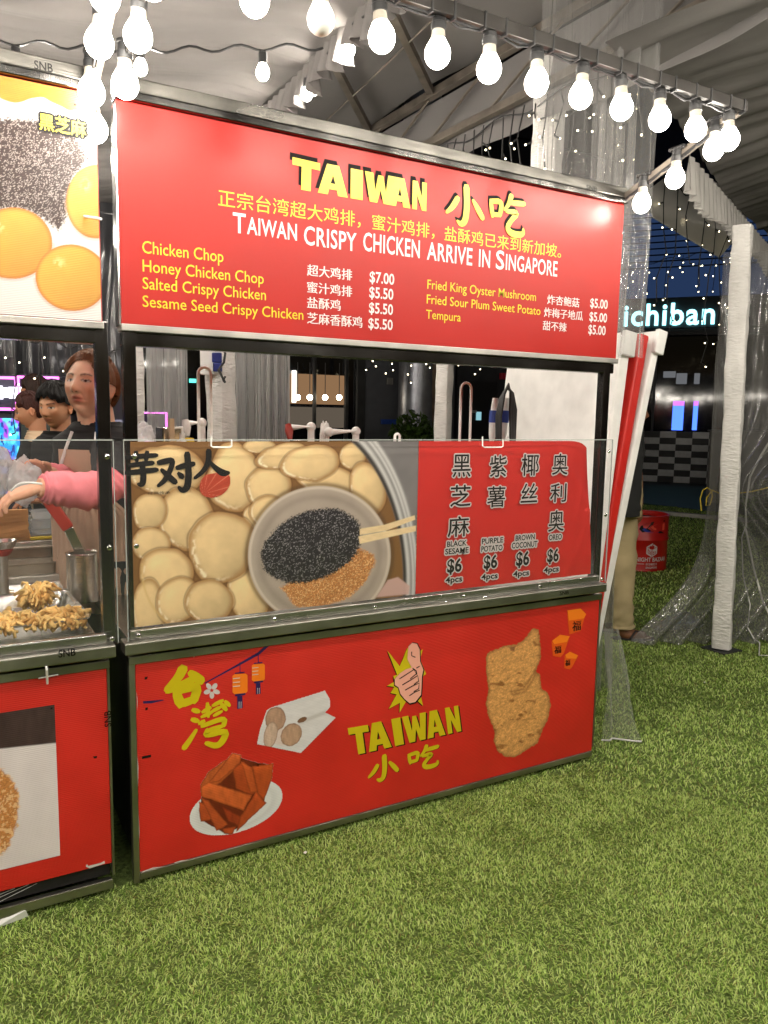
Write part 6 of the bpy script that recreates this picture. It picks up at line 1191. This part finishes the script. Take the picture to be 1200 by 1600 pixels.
# ---- woman in profile
s = .95; az = math.radians(-102); t, G, R_, Rz, hc = person('woman with tied brown hair in a cream top, seen in profile behind the left stall', atd(48, 642, 4.95), az, (206, 150, 118), (178, 92, 84), (60, 36, 28), pitch=math.radians(14), s=s)
hair(t, hc, R_, s, hairline(.082, .048, -.07), hairmat('auburn_hair', (56, 26, 20)), .012, 12)
sh = [hc + Rz @ np.array([q * .17, .06, -.235]) * s for q in (-1, 1)]
for q, a_ in zip((-1, 1), sh): b_ = a_ + Rz @ np.array([q * .03, -.10, -.24]); c_ = b_ + Rz @ np.array([-q * .06, -.22, .03]); p = smooth_path([a_, b_, c_], 2); G.append(tube_geo(p, list(np.linspace(.043, .025, len(p))), (206, 150, 118))); G += hand_geo(c_, Rz @ np.array([0, -1, 0]), (0, 0, -1), (206, 150, 118), .7); sleeve('sleeve', [a_ + [0, 0, .02], a_ * .3 + b_ * .7, b_, b_ * .4 + c_ * .6], [.068, .058, .052, .042], CL_CREAM, t, 3)
body_mesh(G, t); torso(t, hc, Rz, s, az, CL_CREAM, .74, 'top', 7, lean=(.12, .02), wide=.95); legs(t, hc, Rz, s, az, CL_JEAN, 0)
# ---- man seen from behind
s = 1.0; az = math.radians(-118); t, G, R_, Rz, hc = person('man with brown hair in a grey green shirt, turned to the game machines', atd(54, 616, 5.6), az, (180, 124, 92), (150, 90, 80), (30, 20, 14), s=s)
hair(t, hc, R_, s, hairline(.07, .03, -.06), hairmat('dark_brown_hair', (36, 20, 13)), .022, 15)
sh = [hc + Rz @ np.array([q * .18, .05, -.235]) * s for q in (-1, 1)]
for q, a_ in zip((-1, 1), sh): b_ = a_ + Rz @ np.array([q * .08, .02, -.27]); c_ = b_ + Rz @ np.array([-q * .02, -.22, .02]); p = smooth_path([a_, b_, c_], 2); G.append(tube_geo(p, list(np.linspace(.047, .027, len(p))), (180, 124, 92))); G += hand_geo(c_, Rz @ np.array([0, -1, 0]), (0, 0, -1), (180, 124, 92), .7); sleeve('sleeve', [a_ + [0, 0, .02], a_ * .4 + b_ * .6], [.075, .066], CL_GREY, t, 3)
body_mesh(G, t, .004); torso(t, hc, Rz, s, az, CL_GREY, .74, 'shirt', 9, lean=(0, 0), wide=.86); legs(t, hc, Rz, s, az, CL_JEAN, 0)
# ---- person half hidden behind the leaning boards
ft = atz(971, 1001, 0); rt = ROT @ np.array([1, 0, 0]); rt[2] = 0; rt /= np.linalg.norm(rt); bk = np.array([-rt[1], rt[0], 0]); azp = math.atan2(rt[0], -rt[1])
s = 1.0; hz = 1.52; t, G, R_, Rz, hc = person('person in khaki trousers and sandals half hidden behind the leaning boards', ft + np.array([0, 0, hz]) - rt * .02, azp, (128, 84, 58), (110, 66, 56), (14, 10, 9), s=s)
hair(t, hc, R_, s, hairline(.07, .03, -.06), bpy.data.materials['black_hair'], .016, 19)
SK = (126, 84, 58)
def at3(px, py, back=0.0): return atd(px, py, float((ft - CAM) @ (ROT @ np.array([0, 1, 0])))) + bk * back
sh = at3(986, 668, -.02); e1 = at3(992, 735, -.03); w1 = at3(995, 790, -.03)
p = smooth_path([sh, e1, w1], 2); G.append(tube_geo(p, list(np.linspace(.050, .030, len(p))), SK)); G += hand_geo(w1, at3(997, 830, -.03) - w1, -rt * .3 + bk * .4 , SK, 1.0, .03, 1, 1.0, .9)
sh2 = hc + Rz @ np.array([.18, .05, -.235]); p = smooth_path([sh2, sh2 + [0, 0, -.28], sh2 + rt * .05 - [0, 0, .5]], 2); G.append(tube_geo(p, list(np.linspace(.047, .028, len(p))), SK)); G += hand_geo(p[-1], (0, 0, -1), -rt, SK, .7)
feet = []
for q in (0, 1):
    h_ = ft + bk * (.02 + .18 * q) - rt * .07 * q; G.append(tube_geo(smooth_path([h_ + [0, 0, .16], h_ + [0, 0, .07], h_ + rt * .03 + [0, 0, .045], h_ + rt * .10 + [0, 0, .032], h_ + rt * .165 + [0, 0, .024]], 1), [.038, .038, .040, .042, .042, .040, .038, .038, .036, .030][:10], SK, 18, .8)); feet.append(h_)
    G.append(tube_geo([h_ + [0, 0, .08], h_ + [0, 0, .25] + rt * .004, at3(972, 776) * .55 + h_ * .45 + rt * .012, at3(972, 776), hc + Rz @ np.array([0, .05, -.45]), hc + Rz @ np.array([0, .05, -.2])], [.034, .034, .04, .05, .06, .06], SK, 14))
    for k in range(5): b_ = h_ + rt * (.160 - .012 * abs(k - 1)) + bk * (k - 2) * .0155 + [0, 0, .024]; G.append(tube_geo([b_, b_ + rt * .022 + [0, 0, .003], b_ + rt * (.044 - .004 * k) + [0, 0, -.003]], [.0105, .0105, .007], SK, 8))
body_mesh(G, t, .004)
torso(t, hc, Rz, s, azp, CL_BLACK, .70, 'shirt', 11); sleeve('sleeve', [sh + [0, 0, .03], sh * .55 + e1 * .45, sh * .3 + e1 * .7], [.075, .07, .066], CL_BLACK, t, 3); sleeve('sleeve', [sh2 + [0, 0, .03], sh2 - [0, 0, .2]], [.075, .068], CL_BLACK, t, 5)
hp_ = at3(972, 776); loft('trousers', [(hp_ + [0, 0, .12], .15, .115, azp), (hp_, .165, .125, azp), (hp_ - [0, 0, .12], .17, .12, azp)], CL_KHAKI, t, seed=3)
for q, h_ in enumerate(feet): sleeve('trouser_leg', [hp_ + bk * (.0 + .10 * q) - [0, 0, .02], (hp_ * .55 + h_ * .45) + bk * .06 * q * 0 + rt * .012, h_ + [0, 0, .25] + rt * .004, h_ + [0, 0, .085] + rt * .012], [.108, .088, .066, .074], CL_KHAKI, t, 5 + q * 7, .016, 30)
for h_ in feet:
    so = MB(); so.tube([h_ - rt * .06 + [0, 0, .008], h_ + [0, 0, .008], h_ + rt * .1 + [0, 0, .008], h_ + rt * .175 + [0, 0, .008], h_ + rt * .215 + [0, 0, .008]], [.034, .040, .044, .044, .022], 16, True, .0); 
    pl = [h_ + rt * (.08 + .145 * math.cos(a_)) + bk * .046 * math.sin(a_) * (1.0 if math.cos(a_) > 0 else .85) for a_ in np.linspace(0, 2 * PI, 25)[:-1]]; so = MB().prism(pl, (0, 0, 1), 0.004, .018).build('sandal', BLACKP, t)
    MB().tube([h_ + rt * .05 + bk * .045 + [0, 0, .02], h_ + rt * .09 + bk * .02 + [0, 0, .064], h_ + rt * .135 + [0, 0, .05], h_ + rt * .09 - bk * .02 + [0, 0, .066], h_ + rt * .05 - bk * .045 + [0, 0, .02]], .007, 8).build('sandal_strap', BLACKP, t, smooth=True)
# ------------------------------------------------------------------ left stall counter: trays, pot, tongs, bag, boxes
TRAYM = mat('tray_metal', (.66, .64, .60), .22, 1.0, var=.10, vscale=6)
def rrect(x0, x1, y0, y1, r, n=6):
    P = []
    for cx, cy, a in ((x1 - r, y1 - r, 0), (x0 + r, y1 - r, 90), (x0 + r, y0 + r, 180), (x1 - r, y0 + r, 270)):
        for k in range(n + 1): t_ = math.radians(a + 90 * k / n); P.append((cx + r * math.cos(t_), cy + r * math.sin(t_)))
    return P
def tray(x0, x1, y0, y1, z, h, label, m=TRAYM, wall=.014, r=.035, cat='tray', name='metal_tray', rz=0.0, tilt=0.0):
    cx, cy = (x0 + x1) / 2, (y0 + y1) / 2; X0, X1, Y0, Y1 = x0 - cx, x1 - cx, y0 - cy, y1 - cy; mb = MB(); L = []
    for (e, zz) in ((-wall * 1.0, 0), (-wall * .2, h * .9), (.004, h), (.009, h + .001), (.009, h - .004), (.003, h - .006), (-wall * .2 + .002, h * .85), (-wall + .003, -.0008)): L.append([(x, y, zz) for x, y in rrect(X0 - e, X1 + e, Y0 - e, Y1 + e, r)])
    n = len(L[0]); v = [p for l in L for p in l]; f = [(i * n + k, i * n + (k + 1) % n, (i + 1) * n + (k + 1) % n, (i + 1) * n + k) for i in range(len(L) - 1) for k in range(n)] + [tuple(range(n)), tuple((len(L) - 1) * n + k for k in range(n))]
    A = np.array(Matrix.Rotation(rz, 3, 'Z') @ Matrix.Rotation(tilt, 3, 'X')); v = np.array(v) @ A.T + [cx, cy, z]; mb.add(v, f); o = mb.build(name, m, base=(cx, cy, z), smooth=True); tag(o, label, cat); return o
DZ = .7905
rf = atz(139, 967, .832); rb_ = atz(124, 921, .832)
tx1 = float(rf[0]) - .005; ty0 = float(rf[1]); ty1 = float(rb_[1]); tray(tx1 - .52, tx1, ty0 + .01, ty1, DZ, .042, 'metal tray heaped with golden fried mushrooms, front of the left counter', rz=.03)
z2a = float(aty(60, 938, ty1 + .04)[2]); z3a = float(aty(60, 898, ty1 + .21)[2]); z4a = float(aty(25, 847, ty1 + .36)[2]); print('STEPS', pb_ if 'pb_' in globals() else 0, tx1, ty0, ty1, z2a, z3a, z4a)
MB().box(DXL + .05, DXL + 1.91, ty1 + .02, ty1 + .60, DZ - .09, z2a, .004).build('display_step', STEEL, KL)
q1 = atz(107, 890, .80); q2 = atz(108, 922, .80)
tray(tx1 - .54, float(q1[0]) + .01, ty1 + .03, ty1 + .18, z2a + .001, .034, 'empty shallow metal tray with skewers, behind the fried mushrooms', rz=.04)
for k in range(3): a = np.array([tx1 - .40, ty1 + .10 + .02 * k, z2a + .012 + .002 * k]); o = MB().tube([a, a + [.24, .01 * k - .01, .004]], .0022, 6).build('skewer', mat('bamboo', lin(214, 170, 90), .6) if k == 0 else bpy.data.materials['bamboo'], base=a); tag(o, 'thin bamboo skewer lying in the empty metal tray', 'skewer', 'skewers in the empty tray')
# fried pieces: clumps of thin crisp fingers with ragged batter
FRY = vcol('fried_batter', .6, .3, bump=(70, .6))
def fried(c, rx, ry, rz, n, seed, label):
    r = np.random.default_rng(seed); V = []; Fs = []; Cs = []; o = 0; t = None
    for i in range(n):
        a = r.uniform(0, 2 * PI); b = r.uniform(.05, 1.0); base = np.array(c) + np.array([rx * .35 * math.cos(a) * b, ry * .35 * math.sin(a) * b, r.uniform(0, rz * .5)]); d = np.array([math.cos(a) * rx, math.sin(a) * ry, r.uniform(-.1, 1.0) * rz]); L = r.uniform(.6, 1.1); pts = [base + d * L * u + np.array([0, 0, rz * .5 * math.sin(PI * u)]) + r.normal(0, .0042, 3) for u in np.linspace(0, 1, 7)]
        R = r.uniform(.0028, .0058); rad = [R * (.9 + .5 * math.sin(u * 3) + r.uniform(-.2, .25)) for u in np.linspace(.2, 1, 7)]; m = MB().tube(pts, rad, 8); v = np.array(m.v); v += r.normal(0, .0009, v.shape); col = lin(250, 208, 132) * r.uniform(.75, 1.12) ; cc = np.zeros_like(v) + col; cc *= (.75 + .5 * vn(v[:, 0] * 120, v[:, 1] * 120 + v[:, 2] * 90, 2))[:, None]; br = r.random() < .22
        if br: cc *= np.array([.62, .50, .38])
        V.append(v); Fs += [tuple(k + o for k in q) for q in m.f]; Cs.append(cc); o += len(v)
    ob_ = mesh_obj('fried_mushroom', np.concatenate(V), Fs, FRY, None, np.concatenate(Cs), True, base=c); tag(ob_, label, 'fried food', 'fried mushrooms heaped in the front tray'); return ob_
zf = DZ + .012
for i, (px, py, rx, rz, lb_) in enumerate(((58, 945, .052, .058, 'tall golden fried mushroom clump topping the heap'), (100, 955, .062, .034, 'feathery golden fried mushroom at the right end of the front tray'), (72, 968, .062, .030, 'dark gilled fried mushroom lying at the front of the heap'), (22, 965, .062, .036, 'pale fried mushroom in the left of the heap'), (8, 978, .06, .028, 'fried mushroom cut by the left picture edge'), (112, 965, .040, .022, 'small golden fried mushroom touching the tray rim'))):
    q = atz(px, py + 14, DZ + .02); fried((q[0], min(max(q[1], ty0 + .045), ty1 - .05), zf + (.022 if i == 0 else 0)), rx, .045, rz, 64, 40 + i, lb_)
# steel pot with red handled tongs
pb_ = atz(131, 938, DZ + .003); pr_ = .054; ph_ = .175
o = MB().lathe([(.001, .003), (pr_ - .002, .003), (pr_, .008), (pr_, ph_ - .004), (pr_ + .004, ph_), (pr_ + .002, ph_ + .003), (pr_ - .003, ph_ - .002), (pr_ - .004, .01), (.001, .008)], (pb_[0], pb_[1], DZ - .0), 36, cap=False).build('steel_pot', mat('pot_steel', (.80, .75, .68), .22, 1.0, bump=(8, .15, (1, 1, 60)), var=.15, vscale=7), base=(pb_[0], pb_[1], DZ), smooth=True); tag(o, 'tall cylindrical steel pot behind the right end of the front tray', 'pot')
tg_ = empty('kitchen_tongs', (pb_[0], pb_[1], DZ + .02), 'red handled steel tongs standing in the steel pot', 'tongs'); TR = mat('red_handle', lin(196, 62, 46), .4); TD = float((pb_ - CAM) @ (ROT @ np.array([0, 1, 0]))) - .05
for s_ in (0, 1):
    dd = np.array([.0, .018 * s_, .004 * s_]); A = atd(130, 872, TD + .05) + dd; B = atd(107, 826, TD + .02) + dd * .7; Cc = atd(72, 778, TD - .02) + dd * 1.6; low = np.array([pb_[0] + .01, pb_[1] + .01 * s_, DZ + .05])
    MB().beam(A, B, .007, .034).build('tong_arm', TRAYM, tg_); MB().beam(B, Cc, .016, .040, bev=.006).build('handle', TR, tg_); MB().beam(low, A, .006, .030).build('tong_tip', TRAYM, tg_)
# pans with crumbs, on a raised back step
def solve(px, py, z): return atz(px, py, z)
PAN = mat('dull_pan', (.42, .38, .32), .42, 1.0, var=.25, vscale=8)
z1_ = .82; MB().box(DXL + .05, DXL + 1.90, ty1 + .195, ty1 + .60, z2a + .0005, z3a, .004).build('display_step', STEEL, KL)
tray(-.62, -.105, ty1 + .21, ty1 + .31, z3a + .001, .045, 'dull metal pan with brown crumbs on the second step', PAN, .006, .012, rz=.02)
CRB = mat('brown_crumbs', lin(150, 96, 60), .9, var=.5, vscale=120, bump=(200, .8))
def crumb(U, V): x = -.60 + U * .48; y = ty1 + .22 + V * .08; return x, y, z3a + .012 + .006 * vn(x * 40, y * 40, 3)
o = grid('crumbs', crumb, 60, 20, CRB, base=(-.36, ty1 + .26, z3a)); tag(o, 'brown crumbs spread in the dull metal pan', 'crumbs', kind='stuff')
tray(-.60, -.105, ty1 + .325, ty1 + .345, z3a + .001, .085, 'tall narrow brown stained pan behind the crumb pan', PAN, .003, .008)
# paper bag
def paper(c, w_, d_, h_, seed):
    n = 24; V = []; r = []
    for i in range(9):
        t_ = i / 8; k = 1 - .10 * t_
        for x, y in rrect(-w_ / 2 * k, w_ / 2 * k, -d_ / 2 * (1 - .65 * t_), d_ / 2 * (1 - .65 * t_), .006, 5): V.append((x, y, t_ * h_))
    V = np.array(V); m = len(V) // 9; V[:, :2] += (.010 * (vn(V[:, 0] * 40 + seed, V[:, 2] * 40 + V[:, 1] * 30, 3) - .5) * 2)[:, None]; V = V + np.array(c); i = np.arange(9 * m).reshape(9, m); j = np.roll(i, -1, 1); Q = [tuple(q) for q in np.stack([i[:-1], j[:-1], j[1:], i[1:]], -1).reshape(-1, 4)] + [tuple(i[0]), tuple(i[-1])]; return V, Q
MB().box(DXL + .05, DXL + 1.89, ty1 + .355, ty1 + .60, z3a + .0005, z4a, .004).build('display_step', STEEL, KL)
bq_ = aty(22, 845, ty1 + .42); v, f = paper((bq_[0], bq_[1], z4a), .115, .07, .118, 3); o = mesh_obj('paper_bag', v, f, mat('kraft_paper', lin(196, 142, 84), .8, var=.08, bump=(14, .5)), base=(bq_[0], bq_[1], z4a)); tag(o, 'brown paper bag standing behind the crumb pans', 'bag')
# stacked clear containers
CLR = sheet('clear_container', (.94, .95, .96), (.9, .9, .9), .30, .05, 1.45)
for k in range(3):
    q = aty(66, 838 - 14 * k, ty1 + .45); zb_ = q[2]; o = MB().lathe([(.036, 0), (.044, .030), (.049, .0315), (.049, .034), (.043, .034), (.035, .004), (.001, .003)], (q[0], q[1], zb_), 28, cap=False).build('clear_bowl', CLR, base=(q[0], q[1], zb_), smooth=True); tag(o, ('clear plastic bowl at the bottom of the nested stack', 'clear plastic bowl in the middle of the nested stack', 'clear plastic bowl on top of the nested stack')[k], 'bowl', 'stack of clear bowls by the paper bag')
q = aty(66, 840, ty1 + .45); q[2] = max(q[2], z4a + .02); o = MB().box(q[0] - .06, q[0] + .06, q[1] - .05, q[1] + .05, z4a, q[2] - .002, .004).build('bowl_stand', mat('grey_bin', (.2, .2, .2), .5), base=(q[0], q[1], z4a)); tag(o, 'grey box under the stack of clear bowls', 'box')
o = MB().box(q[0] - .05, q[0] + .04, q[1] - .075, q[1] - .052, z4a, z4a + .012, .003).build('yellow_packet', mat('packet_yellow', lin(220, 190, 40), .5), base=(q[0], q[1] - .07, z4a)); tag(o, 'yellow packet in front of the clear bowls', 'packet')
jr = aty(40, 812, ty1 + .54); jj = empty('glass_jar', (jr[0], jr[1], z4a), 'clear jar with a steel lid behind the paper bag', 'jar'); MB().lathe([(.034, z4a), (.036, z4a + .01), (.036, jr[2] - .012), (.030, jr[2])], (jr[0], jr[1], 0), 24).build('jar', CLR, jj, smooth=True); MB().lathe([(.034, jr[2] + .001), (.036, jr[2] + .004), (.036, jr[2] + .02), (.033, jr[2] + .023)], (jr[0], jr[1], 0), 24).build('lid', CHROME, jj, smooth=True)
# perforated bowl with a red rim on the left edge, red price card
q = aty(4, 856, ty1 + .10); bw = empty('steel_bowl', (q[0], q[1], q[2] - .01), 'steel bowl with a red underside at the left picture edge', 'bowl'); MB().lathe([(.02, -.012), (.036, .0), (.047, .024), (.051, .026), (.046, .026), (.034, .004), (.001, -.006)], q, 32, cap=False).build('bowl', TRAYM, bw, smooth=True); MB().lathe([(.018, -.028), (.026, -.02), (.034, -.006)], q, 28).build('bowl_base', TR, bw, smooth=True); MB().lathe([(.015, z2a - q[2]), (.014, -.029)], q, 14).build('bowl_stem', STEEL, bw)
a = atz(4, 893, .832); cq = mesh_obj('price_card', [(a[0] - .06, a[1] - .03, .8325), (a[0] + .012, a[1] - .035, .8325), (a[0] + .012, a[1] - .028, .880), (a[0] - .06, a[1] + .0, .882)], [(0, 1, 2, 3)], mat('red_card', lin(190, 26, 24), .45), base=a); md = cq.modifiers.new('s', 'SOLIDIFY'); md.thickness = .002; tag(cq, 'small red card leaning at the left edge between the trays', 'card')
# plastic carrier bag held by the woman, straw
hb_ = atd(38, 752, 2.56); bagm(hb_, .055, .05, .085, FILM, 'carrier_bag', 'white translucent carrier bag held in the woman\'s hands', 'bag', 21)
hb_ = atd(2, 735, 2.62); bagm(hb_, .04, .05, .09, FILM, 'plastic_bag', 'crumpled clear bag at the left picture edge beside the carrier bag', 'bag', 27)
o = MB().tube(smooth_path([atd(17, 767, 2.22), atd(32, 753, 2.22), atd(66, 756, 2.24)], 2), .003, 8).build('straw', WHITEP, base=atd(40, 755, 2.23), smooth=True); tag(o, 'white bent straw in front of the woman\'s wrist', 'straw')
# cardboard and bottles seen in the slit between the stalls
q = atd(181, 845, 2.85); o = MB().box(q[0] - .04, q[0] + .06, q[1], q[1] + .08, .66, q[2] + .03, .003).build('carton', mat('cardboard', lin(176, 130, 90), .85, var=.08), base=(q[0], q[1], .66)); tag(o, 'cardboard carton in the slit between the two stalls', 'box')
# things under the gap and foot of the stalls
q = atz(186, 1250, .0); o = MB().lathe([(.06, 0), (.07, .02), (.075, .20), (.066, .215), (.066, .23)], (q[0] + .03, q[1] + .10, 0), 24).build('plastic_tub', mat('grey_white_plastic', (.5, .5, .5), .5), base=(q[0] + .03, q[1] + .10, 0), smooth=True)
tag(o, 'white plastic tub on the turf in the gap between the stalls', 'tub')
wq = [atz(-10, 1452, .004), atz(45, 1432, .004), atz(40, 1422, .03), atz(-10, 1438, .02)]; o = mesh_obj('white_plastic_strip', wq, [(0, 1, 2, 3)], WHITEP, base=wq[0]); md = o.modifiers.new('s', 'SOLIDIFY'); md.thickness = .003; tag(o, 'white plastic strip sticking out under the left stall', 'plastic strip')

for px, py, lb_ in ((477, 1332, 'tiny white paper scrap on the turf in front of the red lower panel'), (1101, 1066, 'tiny white scrap on the turf right of the stall')):
    q = atz(px, py, .012); o = MB().obox(q, (.8, .6, 0), (-.6, .8, .1), (0, 0, 1), .006, .004, .0012, 0).build('paper_scrap', WHITEP, base=q); tag(o, lb_, 'litter')
